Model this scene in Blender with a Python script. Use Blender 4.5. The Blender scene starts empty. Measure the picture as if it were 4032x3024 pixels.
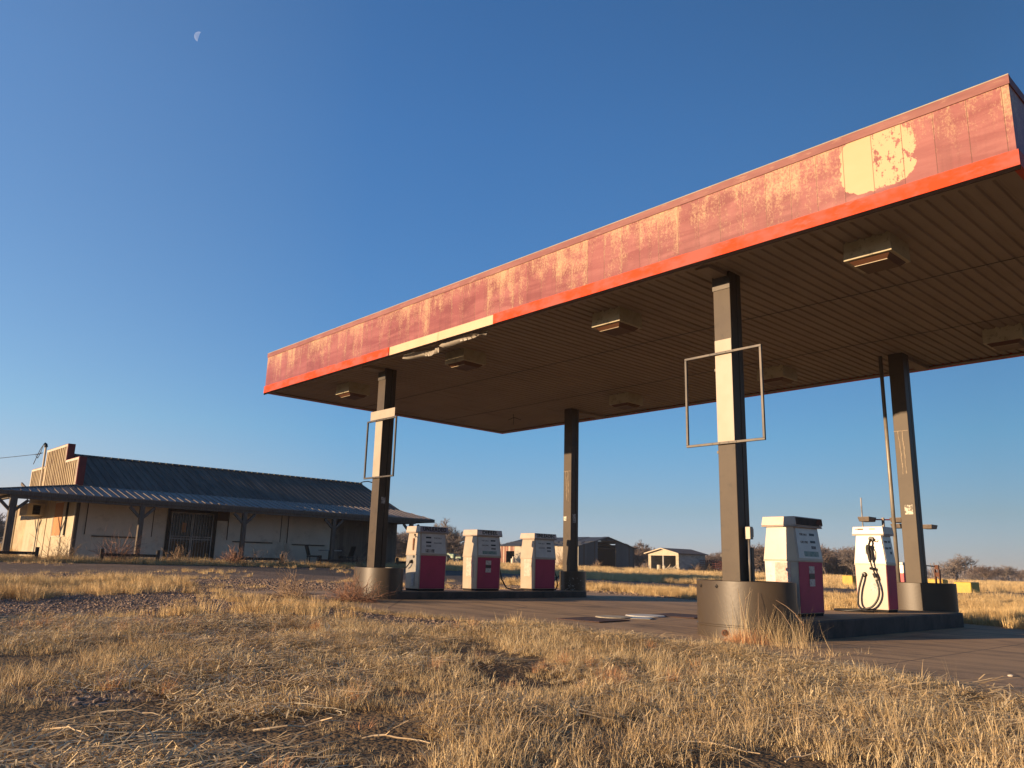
import bpy, math, random
import numpy as np
from mathutils import Vector, Matrix
random.seed(7); rng = np.random.default_rng(7)
C = bpy.context.scene.collection
scn = bpy.context.scene
# ---------------------------------------------------------------- camera
CAM = Vector((18.407, -8.509, 0.828))
fw = Vector((-0.72036775, 0.65744437, 0.22099143)); rt = Vector((0.67817246, 0.73445471, 0.02565916)); up = Vector((0.14543873, -0.16835433, 0.97493815))
cd = bpy.data.cameras.new('camera'); cam = bpy.data.objects.new('camera', cd); C.objects.link(cam)
cd.sensor_width = 36; cd.lens = 3135.37/4032*36; cd.clip_start = .05; cd.clip_end = 9000
M = Matrix((rt, up, -fw)).transposed().to_4x4(); M.translation = CAM; cam.matrix_world = M
scn.camera = cam
# ---------------------------------------------------------------- light
SD = Vector((.35, 1, -.163)).normalized()          # direction the sunlight travels
EL = math.asin(-SD.z); AZ = math.atan2(-SD.x, -SD.y)
w = bpy.data.worlds.new('World'); scn.world = w; w.use_nodes = True
nt = w.node_tree; bg = nt.nodes['Background']; sky = nt.nodes.new('ShaderNodeTexSky')
sky.sky_type = 'NISHITA'; sky.sun_disc = False; sky.sun_elevation = EL; sky.sun_rotation = AZ
sky.altitude = 400; sky.air_density = 1.0; sky.dust_density = 0.25; sky.ozone_density = 1.6
# tint put over the sky: darker, bluer away from west, greyer low down
def wn_(t, **k):
    n = nt.nodes.new(t)
    for a, b in k.items(): setattr(n, a, b)
    return n
tcw = wn_('ShaderNodeTexCoord'); sp = wn_('ShaderNodeSeparateXYZ'); nt.links.new(tcw.outputs['Generated'], sp.inputs[0])
cb = wn_('ShaderNodeCombineXYZ'); nt.links.new(sp.outputs[0], cb.inputs[0]); nt.links.new(sp.outputs[1], cb.inputs[1])
nv_ = wn_('ShaderNodeVectorMath', operation='NORMALIZE'); nt.links.new(cb.outputs[0], nv_.inputs[0]); s2 = wn_('ShaderNodeSeparateXYZ'); nt.links.new(nv_.outputs[0], s2.inputs[0])
ng_ = wn_('ShaderNodeMath', operation='MULTIPLY'); nt.links.new(s2.outputs[0], ng_.inputs[0]); ng_.inputs[1].default_value = -1
def wramp(src, stops):
    r = wn_('ShaderNodeValToRGB'); e = r.color_ramp
    while len(e.elements) < len(stops): e.elements.new(.5)
    for el, (p, c) in zip(e.elements, stops): el.position = p; el.color = (*c, 1)
    nt.links.new(src, r.inputs[0]); return r.outputs[0]
def wmul(a, b):
    m = wn_('ShaderNodeMix', data_type='RGBA', blend_type='MULTIPLY'); m.inputs[0].default_value = 1
    nt.links.new(a, m.inputs[6])
    if isinstance(b, tuple): m.inputs[7].default_value = (*b, 1)
    else: nt.links.new(b, m.inputs[7])
    return m.outputs[2]
AR = wramp(ng_.outputs[0], [(0, (.30,.42,.48)), (.28, (.34,.45,.50)), (.77, (.53,.72,.84)), (.86, (.60,.79,.91)), (.99, (1,1,1))])
BR = wramp(sp.outputs[2], [(0, (.90,.74,1.)), (.02, (.90,.74,1.)), (.067, (.86,.72,.76)), (.155, (.78,.86,.82)), (.5, (.84,1,1))])
nt.links.new(wmul(wmul(wmul(sky.outputs[0], (1.04,1.12,1.46)), AR), BR), bg.inputs[0]); bg.inputs[1].default_value = .1137
sl = bpy.data.lights.new('sun', 'SUN'); sl.energy = 4.9; sl.angle = math.radians(.55); sl.color = (1, .70, .42)
so = bpy.data.objects.new('sun', sl); so.rotation_euler = SD.to_track_quat('-Z', 'Y').to_euler(); so.location = (0, -30, 20); C.objects.link(so)
scn.view_settings.view_transform = 'Standard'; scn.view_settings.look = 'None'
scn.view_settings.exposure = 0.75; scn.view_settings.gamma = 1
# ---------------------------------------------------------------- helpers
def tag(o, label=None, cat=None, group=None, kind=None):
    if label: o['label'] = label
    if cat: o['category'] = cat
    if group: o['group'] = group
    if kind: o['kind'] = kind
    return o
def empty(name, loc, label=None, cat=None, group=None, rz=0):
    o = bpy.data.objects.new(name, None); C.objects.link(o); o.location = loc; o.rotation_euler = (0, 0, rz)
    o.empty_display_size = .2
    return tag(o, label, cat, group)
def copy_tree(o, parent=None):
    c = o.copy(); C.objects.link(c); c.parent = parent
    for ch in list(o.children): copy_tree(ch, c)
    return c
class MB:
    def __init__(s): s.v = []; s.f = []
    def add(s, vs, fs):
        b = len(s.v); s.v += [tuple(v) for v in vs]; s.f += [tuple(b+i for i in f) for f in fs]; return s
    def box(s, a, b):
        x0, y0, z0 = a; x1, y1, z1 = b
        return s.add([(x0,y0,z0),(x1,y0,z0),(x1,y1,z0),(x0,y1,z0),(x0,y0,z1),(x1,y0,z1),(x1,y1,z1),(x0,y1,z1)],
              [(0,3,2,1),(4,5,6,7),(0,1,5,4),(1,2,6,5),(2,3,7,6),(3,0,4,7)])
    def frus(s, x0, y0, z0, x1, y1, z1, cx=0, cy=0):
        return s.add([(cx-x0,cy-y0,z0),(cx+x0,cy-y0,z0),(cx+x0,cy+y0,z0),(cx-x0,cy+y0,z0),(cx-x1,cy-y1,z1),(cx+x1,cy-y1,z1),(cx+x1,cy+y1,z1),(cx-x1,cy+y1,z1)],
              [(0,3,2,1),(4,5,6,7),(0,1,5,4),(1,2,6,5),(2,3,7,6),(3,0,4,7)])
    def hexa(s, p): return s.add(p, [(0,3,2,1),(4,5,6,7),(0,1,5,4),(1,2,6,5),(2,3,7,6),(3,0,4,7)])
    def beam(s, p0, p1, w, h=None, upv=(0,0,1)):
        h = h or w; p0 = Vector(p0); p1 = Vector(p1); d = (p1-p0).normalized(); u = Vector(upv)
        if abs(d.dot(u)) > .98: u = Vector((0,1,0))
        r = d.cross(u).normalized(); u = r.cross(d)
        vs = []
        for p in (p0, p1):
            for a, b in ((-1,-1),(1,-1),(1,1),(-1,1)): vs.append(p + r*a*w/2 + u*b*h/2)
        return s.add(vs, [(0,1,2,3),(7,6,5,4),(0,4,5,1),(1,5,6,2),(2,6,7,3),(3,7,4,0)])
    def tube(s, pts, r, n=8, r1=None, cap=True):
        pts = [Vector(p) for p in pts]; k = len(pts); b = len(s.v); r1 = r if r1 is None else r1
        pu = None
        for i, p in enumerate(pts):
            d = (pts[min(i+1,k-1)]-pts[max(i-1,0)]).normalized()
            if pu is None:
                pu = Vector((0,0,1)) if abs(d.z) < .9 else Vector((1,0,0))
            a = d.cross(pu).normalized(); u = a.cross(d).normalized(); pu = u
            rr = r+(r1-r)*i/(k-1)
            for j in range(n):
                t = 2*math.pi*j/n; q = p + a*math.cos(t)*rr + u*math.sin(t)*rr; s.v.append(tuple(q))
        for i in range(k-1):
            for j in range(n):
                s.f.append((b+i*n+j, b+i*n+(j+1)%n, b+(i+1)*n+(j+1)%n, b+(i+1)*n+j))
        if cap:
            s.f.append(tuple(b+j for j in range(n))[::-1]); s.f.append(tuple(b+(k-1)*n+j for j in range(n)))
        return s
    def prism(s, poly, a, b, ax='y'):
        """extrude a 2-D polygon between a and b along axis ax; poly coords are the two other axes in order"""
        def pt(p, t):
            return {'x': (t, p[0], p[1]), 'y': (p[0], t, p[1]), 'z': (p[0], p[1], t)}[ax]
        n = len(poly); vs = [pt(p, a) for p in poly]+[pt(p, b) for p in poly]
        fs = [tuple(range(n)), tuple(range(2*n-1, n-1, -1))]+[(i, (i+1) % n+0, (i+1) % n+n, i+n) for i in range(n)]
        return s.add(vs, fs)
    def build(s, name, mat, parent=None, bevel=0, smooth=False, local=False, label=None):
        me = bpy.data.meshes.new(name)
        off = Vector((0,0,0))
        if parent is not None and not local: off = wloc(parent)
        me.from_pydata([(v[0]-off.x, v[1]-off.y, v[2]-off.z) for v in s.v], [], s.f)
        me.validate(); me.update()
        import bmesh
        bm = bmesh.new(); bm.from_mesh(me); bmesh.ops.recalc_face_normals(bm, faces=bm.faces); bm.to_mesh(me); bm.free()
        if smooth:
            for p in me.polygons: p.use_smooth = True
        me.materials.append(mat)
        o = bpy.data.objects.new(name, me); C.objects.link(o)
        if parent is not None: o.parent = parent
        if bevel:
            m = o.modifiers.new('bevel', 'BEVEL'); m.width = bevel; m.segments = 2; m.limit_method = 'ANGLE'; m.angle_limit = .6
        if label: o['label'] = label
        return o
def wloc(o):
    v = Vector(o.location)
    while o.parent is not None: o = o.parent; v = v + Vector(o.location)
    return v
def smooth_angle(o, a=.7):
    for p in o.data.polygons: p.use_smooth = True
    try: o.data.set_sharp_from_angle(angle=a)
    except Exception: pass
    return o
def text(name, s, size, mat, parent, loc, facing='+x', depth=.002, sx=1.0, bold=.0):
    cu = bpy.data.curves.new(name, 'FONT'); cu.body = s; cu.size = size; cu.extrude = depth; cu.align_x = 'CENTER'; cu.align_y = 'CENTER'; cu.offset = bold
    cu.space_character = 1.15
    t = bpy.data.objects.new(name, cu); C.objects.link(t)
    bpy.context.view_layer.update()
    me = bpy.data.meshes.new_from_object(t.evaluated_get(bpy.context.evaluated_depsgraph_get()))
    bpy.data.objects.remove(t)
    me.materials.clear(); me.materials.append(mat)
    o = bpy.data.objects.new(name, me); C.objects.link(o); o.parent = parent
    if facing == '+x': R = Matrix(((0,0,1),(sx,0,0),(0,1,0)))
    else: R = Matrix(((sx,0,0),(0,0,-1),(0,1,0)))     # facing -y
    tilt = Matrix.Identity(3)
    me.transform(R.to_4x4()); o.location = loc
    return o
# value noise (numpy)
class VN:
    def __init__(s, seed): s.g = np.random.default_rng(seed).random((256, 256))
    def __call__(s, x, y):
        x = np.asarray(x, float); y = np.asarray(y, float)
        xi = np.floor(x).astype(int); yi = np.floor(y).astype(int); fx = x-xi; fy = y-yi
        fx = fx*fx*(3-2*fx); fy = fy*fy*(3-2*fy); g = s.g
        a = g[xi % 256, yi % 256]; b = g[(xi+1) % 256, yi % 256]; c = g[xi % 256, (yi+1) % 256]; d = g[(xi+1) % 256, (yi+1) % 256]
        return (a*(1-fx)+b*fx)*(1-fy)+(c*(1-fx)+d*fx)*fy
n1, n2, n3 = VN(1), VN(2), VN(3)
def fbm(n, x, y): return (n(x, y)*.55+n(x*2.1+9, y*2.1+4)*.28+n(x*4.3+3, y*4.3+7)*.17)
def sst(a, b, x):
    t = np.clip((np.asarray(x, float)-a)/(b-a), 0, 1); return t*t*(3-2*t)
# ---------------------------------------------------------------- node materials
def newmat(name):
    m = bpy.data.materials.new(name); m.use_nodes = True; nt = m.node_tree
    return m, nt, nt.nodes['Principled BSDF']
class NG:
    def __init__(s, nt, coord='Object'):
        s.nt = nt; s.tc = nt.nodes.new('ShaderNodeTexCoord').outputs[coord]
    def n(s, typ, **k):
        nd = s.nt.nodes.new(typ)
        for a, b in k.items(): setattr(nd, a, b)
        return nd
    def link(s, a, b): s.nt.links.new(a, b)
    def mapping(s, scale=(1,1,1), loc=(0,0,0), src=None):
        m = s.n('ShaderNodeMapping'); m.inputs['Scale'].default_value = scale; m.inputs['Location'].default_value = loc
        s.link(src or s.tc, m.inputs['Vector']); return m.outputs[0]
    def noise(s, scale, detail=4, rough=.55, vec=None, out='Fac', dist=0):
        t = s.n('ShaderNodeTexNoise'); t.inputs['Scale'].default_value = scale; t.inputs['Detail'].default_value = detail
        t.inputs['Roughness'].default_value = rough; t.inputs['Distortion'].default_value = dist
        s.link(vec or s.tc, t.inputs['Vector']); return t.outputs[out]
    def voro(s, scale, vec=None, feature='F1', out='Distance'):
        t = s.n('ShaderNodeTexVoronoi'); t.feature = feature; t.inputs['Scale'].default_value = scale
        s.link(vec or s.tc, t.inputs['Vector']); return t.outputs[out]
    def ramp(s, fac, stops, interp='LINEAR'):
        r = s.n('ShaderNodeValToRGB'); e = r.color_ramp; e.interpolation = interp
        while len(e.elements) < len(stops): e.elements.new(.5)
        for el, (p, c) in zip(e.elements, stops):
            el.position = p; el.color = (c, c, c, 1) if isinstance(c, (int, float)) else (*c, 1)
        s.link(fac, r.inputs[0]); return r.outputs[0]
    def mix(s, fac, a, b, mode='MIX'):
        m = s.n('ShaderNodeMix', data_type='RGBA', blend_type=mode)
        for sock, v in ((m.inputs[0], fac), (m.inputs[6], a), (m.inputs[7], b)):
            if isinstance(v, (int, float)): sock.default_value = v
            elif isinstance(v, tuple): sock.default_value = (*v, 1)
            else: s.link(v, sock)
        return m.outputs[2]
    def math(s, op, a, b=None, c=None, clamp=False):
        m = s.n('ShaderNodeMath', operation=op, use_clamp=clamp)
        for i, v in enumerate((a, b, c)):
            if v is None: continue
            if isinstance(v, (int, float)): m.inputs[i].default_value = v
            else: s.link(v, m.inputs[i])
        return m.outputs[0]
    def xyz(s, v=None):
        x = s.n('ShaderNodeSeparateXYZ'); s.link(v or s.tc, x.inputs[0]); return x.outputs
    def bump(s, h, strength=.3, dist=.01, b=None):
        n = s.n('ShaderNodeBump'); n.inputs['Strength'].default_value = strength; n.inputs['Distance'].default_value = dist
        s.link(h, n.inputs['Height'])
        b = b or s.nt.nodes['Principled BSDF']
        s.link(n.outputs[0], b.inputs['Normal']); return n.outputs[0]
def pmat(name, col, rough=.6, metal=0, col2=None, t=(.4,.65), scale=3, bump=.15, bscale=40, coord='Object', dirt=None, stretch=(1,1,1), spec=.5):
    """painted / plain surface: two tones broken up by noise, optional dirt colour"""
    m, nt, b = newmat(name); g = NG(nt, coord)
    v = g.mapping(stretch)
    c2 = col2 or tuple(x*.78 for x in col)
    c = g.mix(g.ramp(g.noise(scale, 6, .6, v), [(t[0], 0.), (t[1], 1.)]), col, c2)
    if dirt: c = g.mix(g.ramp(g.noise(scale*2.7, 8, .7, g.mapping(stretch, (5,3,1))), [(.56, 0.), (.70, .85)]), c, dirt)
    g.link(c, b.inputs['Base Color']); b.inputs['Roughness'].default_value = rough; b.inputs['Metallic'].default_value = metal
    b.inputs['Specular IOR Level'].default_value = spec
    if bump: g.bump(g.noise(bscale, 5, .6), bump, .01)
    return m
def boards(name, col, col2, pitch=.2, axis=0, rough=.8, dirt=None, groove=.06):
    """vertical boards: groove lines repeat along one horizontal axis"""
    m, nt, b = newmat(name); g = NG(nt)
    x = g.xyz()[axis]; u = g.math('DIVIDE', x, pitch); fl = g.math('FLOOR', u); fr = g.math('FRACT', u)
    wn = g.n('ShaderNodeTexWhiteNoise', noise_dimensions='1D'); g.link(fl, wn.inputs['W'])
    st = [14, 14, 14]; st[2] = .7
    grain = g.noise(1.5, 6, .65, g.mapping(tuple(st)))
    c = g.mix(g.math('MULTIPLY', wn.outputs[0], .7), col, col2)
    c = g.mix(g.ramp(grain, [(.35, 0.), (.7, .7)]), c, col2)
    if dirt: c = g.mix(g.ramp(g.noise(1.1, 8, .7), [(.52, 0.), (.66, .9)]), c, dirt)
    e = g.math('LESS_THAN', g.math('MINIMUM', fr, g.math('SUBTRACT', 1., fr)), groove)
    g.link(c, b.inputs['Base Color']); b.inputs['Roughness'].default_value = rough
    h = g.math('SUBTRACT', g.math('MULTIPLY', grain, .25), e)
    g.bump(h, .7, .008)
    return m
MT = {}
MT['column'] = pmat('column_paint', (0.076,0.055,0.035), .52, col2=(0.064,0.045,0.029), bump=.03, dirt=(0.044,0.033,0.022), spec=.3)
MT['cream_panel'] = pmat('cream_panel', (0.406,0.341,0.254), .5, col2=(0.379,0.301,0.213), bump=.04)
MT['drum'] = pmat('drum_paint', (0.068,0.050,0.032), .42, col2=(0.057,0.042,0.028), scale=2, bump=.08, bscale=25, dirt=(0.065,0.052,0.039))
MT['black'] = pmat('black_rubber', (.012,.012,.013), .45, bump=.05)
MT['dark'] = pmat('dark_opening', (.012,.010,.009), .9, bump=0)
MT['drip'] = pmat('dark_drip_edge', (.012,.008,.007), 1., bump=0, spec=0.)
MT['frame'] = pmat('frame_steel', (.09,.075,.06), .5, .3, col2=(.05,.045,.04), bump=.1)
MT['conduit'] = pmat('conduit', (0.304,0.272,0.224), .45, .3, col2=(0.200,0.176,0.144), bump=.05)
MT['rust'] = pmat('rust', (.16,.06,.028), .85, col2=(.08,.035,.02), scale=12)
MT['white'] = pmat('pump_white', (0.448,0.369,0.280), .28, col2=(0.412,0.330,0.240), scale=5, bump=.035, bscale=7)
MT['lid'] = pmat('pump_lid', (0.495,0.410,0.334), .35, col2=(0.443,0.360,0.285), scale=9, bump=.04, dirt=(0.358,0.274,0.218))
MT['galv'] = pmat('pump_galvanised', (0.365,0.340,0.289), .36, .3, col2=(0.283,0.270,0.252), scale=6, bump=.06, bscale=9, dirt=(0.189,0.170,0.139))
MT['red'] = pmat('pump_red', (0.450,0.051,0.115), .5, col2=(0.383,0.045,0.098), scale=3, bump=.03, dirt=(0.317,0.051,0.086), spec=.2)
MT['pinkred'] = pmat('faded_pump_red', (.62,.09,.10), .6, col2=(.55,.10,.10))
MT['dial'] = pmat('dial_face', (.60,.59,.54), .3, col2=(.50,.49,.46), scale=6, bump=0)
MT['sign_band'] = pmat('sign_band', (.62,.60,.58), .45, col2=(.46,.44,.46), scale=14, bump=0)
MT['sign_band_dark'] = pmat('sign_band_dark', (.30,.27,.33), .45, col2=(.22,.20,.26), scale=14, bump=0)
MT['paper'] = pmat('sticker_paper', (.62,.58,.52), .6, col2=(.40,.36,.33), scale=45, t=(.5,.56), bump=0)
MT['pink_paper'] = pmat('pink_notice', (0.585,0.338,0.270), .6, col2=(0.555,0.450,0.375), scale=30, t=(.45,.55), bump=0)
MT['teal_paper'] = pmat('teal_sticker', (.10,.22,.20), .5, col2=(.30,.34,.30), scale=12, bump=0)
MT['grey_sticker'] = pmat('torn_sticker', (.38,.37,.34), .6, col2=(.12,.12,.12), scale=22, t=(.48,.55), bump=0)
MT['pale_sticker'] = pmat('pale_torn_sticker', (0.600,0.555,0.450), .6, col2=(0.135,0.112,0.083), scale=24, t=(.50,.55), bump=0)
MT['housing'] = pmat('lamp_housing', (0.442,0.390,0.260), .5, col2=(0.364,0.312,0.195), scale=4, bump=.05, dirt=(0.039,0.039,0.039))
MT['lens'] = pmat('lamp_lens', (.10,.042,.02), .5, col2=(.08,.03,.014), bump=0)
MT['lens_rim'] = pmat('lamp_lens_rim', (.45,.38,.26), .2, bump=0)
MT['roofmetal'] = pmat('roof_metal', (.12,.112,.095), .7, .0, col2=(.07,.066,.056), scale=1.1, bump=.03, dirt=(.13,.085,.06), stretch=(.25,3,1), spec=.15)
MT['porchmetal'] = pmat('porch_metal', (.24,.20,.165), .55, .1, col2=(.16,.13,.11), scale=1.4, bump=.03, dirt=(.10,.07,.06), stretch=(.3,3,1))
MT['wood'] = pmat('weathered_wood', (.15,.125,.10), .85, col2=(.085,.07,.058), scale=6, bump=.3, bscale=30, stretch=(4,4,.5))
MT['darkwood'] = pmat('dark_wood', (.055,.042,.034), .85, col2=(.03,.024,.02), scale=8, bump=.3)
MT['storewall_e'] = boards('store_board_siding', (.74,.66,.54), (.64,.57,.46), .4, 1, dirt=(.50,.44,.35), groove=.015)
MT['storewall_s'] = boards('store_south_siding', (0.533,0.459,0.333), (0.459,0.385,0.266), .3, 0, dirt=(0.370,0.296,0.200), groove=.03)
MT['falsefront'] = boards('false_front_battens', (0.562,0.468,0.312), (0.328,0.242,0.140), .29, 0, dirt=(0.281,0.203,0.140), groove=.17)
MT['oldboards'] = boards('old_bare_boards', (.22,.18,.14), (.10,.08,.065), .22, 1, dirt=(.03,.025,.022), groove=.05)
MT['plainwall'] = pmat('covered_window_panel', (.72,.64,.53), .75, col2=(.64,.57,.47), scale=1.2, bump=.05, dirt=(.52,.46,.37))
MT['ply'] = pmat('plywood', (0.496,0.240,0.096), .7, col2=(0.400,0.184,0.072), scale=3, bump=.1, stretch=(1,1,.2))
MT['redtrim'] = pmat('red_trim', (.20,.02,.022), .6, col2=(.14,.015,.018))
MT['paletrim'] = pmat('pale_trim', (0.577,0.503,0.385), .6, col2=(0.503,0.414,0.296))
MT['concrete'] = None
MT['yellow'] = pmat('yellow_paint', (0.600,0.400,0.048), .6, col2=(0.480,0.304,0.040), scale=3)
MT['lampgrey'] = pmat('lamp_head_paint', (0.165,0.128,0.090), .5, col2=(0.120,0.090,0.068))
MT['green'] = pmat('faded_green_paint', (.16,.26,.16), .6, col2=(.45,.45,.40), scale=3)
MT['redpipe'] = pmat('corral_red', (.14,.035,.03), .7, col2=(.09,.03,.025))
MT['bark'] = pmat('bark', (.13,.10,.08), .9, col2=(.085,.065,.055), scale=6, bump=.2)
MT['twig'] = pmat('bare_twigs', (0.196,0.161,0.141), .9, col2=(0.147,0.122,0.109), scale=.8, bump=0)
MT['twig_red'] = pmat('bare_red_twigs', (0.183,0.136,0.111), .9, col2=(0.128,0.093,0.081), scale=.8, bump=0)
MT['weed'] = pmat('dry_weed_stems', (.34,.24,.15), .85, col2=(.24,.15,.09), scale=4, bump=0)
MT['weed_red'] = pmat('reddish_weed_stems', (.36,.20,.12), .85, col2=(.22,.11,.07), scale=4, bump=0)
MT['wire'] = pmat('wire', (.02,.02,.02), .6, bump=0)
MT['bldg_white'] = None
# emissive moon (its sunlit face is put in as a glow)
mm, nt_, b_ = newmat('moonlight'); g_ = NG(nt_)
b_.inputs['Base Color'].default_value = (0,0,0,1); b_.inputs['Roughness'].default_value = 1
g_.link(g_.mix(g_.ramp(g_.noise(.03, 3), [(.35, 0.), (.7, 1.)]), (.32,.46,.78), (.50,.60,.88)), b_.inputs['Emission Color']); b_.inputs['Emission Strength'].default_value = .42
MT['moon'] = mm
# canopy fascia: red paint flaking off cream metal, one tone per panel
def fascia_mat():
    m, nt, b = newmat('flaking_red_fascia'); g = NG(nt)
    o = g.xyz(); x, z = o[0], o[2]
    u = g.math('DIVIDE', g.math('SUBTRACT', x, 13.38), .3325); fl = g.math('FLOOR', u); fr = g.math('FRACT', u)
    wn = g.n('ShaderNodeTexWhiteNoise', noise_dimensions='1D'); g.link(fl, wn.inputs['W'])
    wn2 = g.n('ShaderNodeTexWhiteNoise', noise_dimensions='1D'); g.link(g.math('ADD', fl, 57.3), wn2.inputs['W'])
    fine = g.noise(34, 9, .85, g.mapping((1,1,.75)))
    big = g.noise(1.5, 5, .62, g.mapping((1.6,1,1.0)))
    wav = g.noise(2.2, 5, .6, g.mapping((.35,1,2.2),(3,0,1)), dist=.6)
    streak = g.noise(3.0, 6, .6, g.mapping((2.6,1,.35),(7,0,2)))
    col = g.mix(wn.outputs[0], (.205,.052,.050), (.27,.078,.074))
    col = g.mix(g.ramp(wav, [(.42, 0.), (.64, .85)]), col, (.35,.125,.112))
    col = g.mix(g.ramp(streak, [(.45, 0.), (.75, .6)]), col, (.15,.038,.034))
    # cream showing: combination of panel bias, vertical streaks, fine flakes
    mid = g.noise(4.5, 6, .7, g.mapping((1.3,1,.8),(1,4,0)))
    s = g.math('ADD', g.math('ADD', g.math('MULTIPLY', big, .45), g.math('MULTIPLY', mid, .45)), g.math('MULTIPLY', streak, .35))
    s = g.math('ADD', s, g.math('MULTIPLY', g.math('SUBTRACT', wn2.outputs[0], .5), .13))
    # more flaking toward the top edge and at the seams
    s = g.math('ADD', s, g.math('MULTIPLY', g.ramp(z, [(0,0.),(1,1.)]) if False else g.math('MULTIPLY', g.math('SUBTRACT', z, 5.30), 1.0), .26))
    seam = g.math('MINIMUM', fr, g.math('SUBTRACT', 1., fr))
    s = g.math('ADD', s, g.math('MULTIPLY', g.ramp(seam, [(0, 1.), (.05, 0.)]), .13))
    s = g.math('ADD', s, g.math('MULTIPLY', g.math('SUBTRACT', fine, .5), 1.15))
    fl1 = g.ramp(s, [(.63, 0.), (.87, .85)])
    # bright peeled line right under the cap
    edge = g.math('ADD', g.math('SUBTRACT', z, 5.72), g.math('ADD', g.math('MULTIPLY', g.math('SUBTRACT', big, .5), .09), g.math('MULTIPLY', g.math('SUBTRACT', fine, .5), .10)))
    fl2 = g.math('MULTIPLY', g.math('GREATER_THAN', edge, 0.0), g.math('GREATER_THAN', g.noise(1.1, 3, .5, g.mapping((1,1,.2),(2,0,0))), .42))
    flake = g.math('MAXIMUM', fl1, fl2)
    # fully peeled patch where a round emblem used to be
    dx = g.math('DIVIDE', g.math('SUBTRACT', x, 15.09), .42); dz = g.math('DIVIDE', g.math('SUBTRACT', z, 5.40), .37)
    p4 = g.math('ADD', g.math('POWER', g.math('ABSOLUTE', dx), 3.), g.math('POWER', g.math('ABSOLUTE', dz), 4.5))
    wob = g.math('ADD', p4, g.math('MULTIPLY', g.math('SUBTRACT', g.noise(9, 6, .7), .5), 1.3))
    patch = g.math('LESS_THAN', wob, .95)
    hole = g.math('MULTIPLY', g.math('GREATER_THAN', x, 15.05), g.math('GREATER_THAN', g.noise(6.5, 7, .75, g.mapping((1.6,1,.9),(1.3,0,4.2))), .545))
    patch = g.math('MULTIPLY', patch, g.math('SUBTRACT', 1., hole))
    near = g.ramp(wob, [(.95, 0.), (1.9, 1.)]) 
    flake = g.math('MULTIPLY', flake, g.math('MAXIMUM', near, .15))
    flake = g.math('MAXIMUM', flake, patch)
    cream = g.mix(g.noise(3, 4), (.56,.36,.19), (.60,.40,.23))
    c = g.mix(flake, col, cream)
    sm = g.math('LESS_THAN', seam, .012)
    c = g.mix(g.math('MULTIPLY', sm, .75), c, (.10,.03,.02))
    g.link(c, b.inputs['Base Color']); b.inputs['Roughness'].default_value = .42; b.inputs['Specular IOR Level'].default_value = .25
    ripple = g.noise(1.1, 3, .5, g.mapping((1.2,1,2.2),(9,2,0)))
    h = g.math('ADD', g.math('MULTIPLY', flake, -.03), g.math('ADD', g.math('MULTIPLY', sm, -.5), g.math('MULTIPLY', ripple, 3.0)))
    g.bump(h, .35, .006)
    return m
MT['fascia'] = fascia_mat()
def trim_mat():
    m, nt, b = newmat('orange_red_trim'); g = NG(nt)
    a = g.noise(1.6, 6, .65, g.mapping((1.2,1,2)))
    c = g.mix(g.ramp(a, [(.42, 0.), (.60, .92)]), (.72,.055,.008), (.38,.10,.075))
    c = g.mix(g.ramp(g.noise(2.3, 8, .7, g.mapping((.8,1,2.5),(4,0,0))), [(.56, 0.), (.66, .75)]), c, (.30,.13,.12))
    g.link(c, b.inputs['Base Color']); b.inputs['Roughness'].default_value = .6; b.inputs['Specular IOR Level'].default_value = .15
    g.bump(g.noise(8, 4), .1, .01); return m
MT['trim'] = trim_mat()
MT['fasciadark'] = MT['fascia']
def soffit_mat():
    m, nt, b = newmat('soffit_paint'); g = NG(nt)
    c = g.mix(g.ramp(g.noise(.9, 6, .6), [(.35,0.),(.7,1.)]), (.275,.215,.16), (.23,.175,.13))
    c = g.mix(g.ramp(g.noise(9, 6, .7), [(.66,0.),(.74,.8)]), c, (.07,.05,.035))
    c = g.mix(g.ramp(g.noise(1.3, 8, .7, g.mapping((3,.35,1))), [(.54,0.),(.72,.65)]), c, (.13,.085,.05))
    g.link(c, b.inputs['Base Color']); b.inputs['Roughness'].default_value = .6
    return m
MT['soffit'] = soffit_mat()
def concrete_mat(name, c1, c2, c3, joints=True):
    m, nt, b = newmat(name); g = NG(nt)
    c = g.mix(g.ramp(g.noise(.5, 6, .6, g.mapping((.35,1.4,1))), [(.35,0.),(.68,1.)]), c1, c2)
    c = g.mix(g.ramp(g.noise(1.8, 8, .7, g.mapping((.3,1.6,1),(3,1,0))), [(.46,0.),(.62,.9)]), c, c3)
    c = g.mix(g.ramp(g.noise(.75, 7, .6, g.mapping((1,1,1),(8,5,0))), [(.60,0.),(.72,.7)]), c, tuple(x*.5 for x in c3))
    c = g.mix(g.ramp(g.noise(60, 5, .7), [(.55,0.),(.75,.5)]), c, tuple(x*1.7 for x in c1))
    crack = g.voro(.23, g.mapping((1,1,1),(0,0,0), None), 'DISTANCE_TO_EDGE')
    wv = g.n('ShaderNodeMix', data_type='VECTOR'); 
    ck = g.ramp(crack, [(0., 1.),(.004, 0.)])
    c = g.mix(g.math('MULTIPLY', ck, .6), c, (.04,.03,.025))
    if joints:
        o = g.xyz()
        for k, ph in ((0, .2), (1, 1.1)):
            fr = g.math('FRACT', g.math('DIVIDE', g.math('ADD', o[k], g.math('ADD', ph, g.math('MULTIPLY', g.noise(3, 3), .03))), 3.05)); c = g.mix(g.math('MULTIPLY', g.math('LESS_THAN', fr, .008), .7), c, (.05,.038,.028))
    g.link(c, b.inputs['Base Color']); b.inputs['Roughness'].default_value = .82
    g.bump(g.math('ADD', g.noise(90, 5, .7), g.math('MULTIPLY', g.noise(6, 5, .6), 2.)), .35, .006); return m
MT['concrete'] = concrete_mat('stained_concrete', (.50,.32,.165), (.40,.255,.135), (.25,.165,.09))
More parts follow.
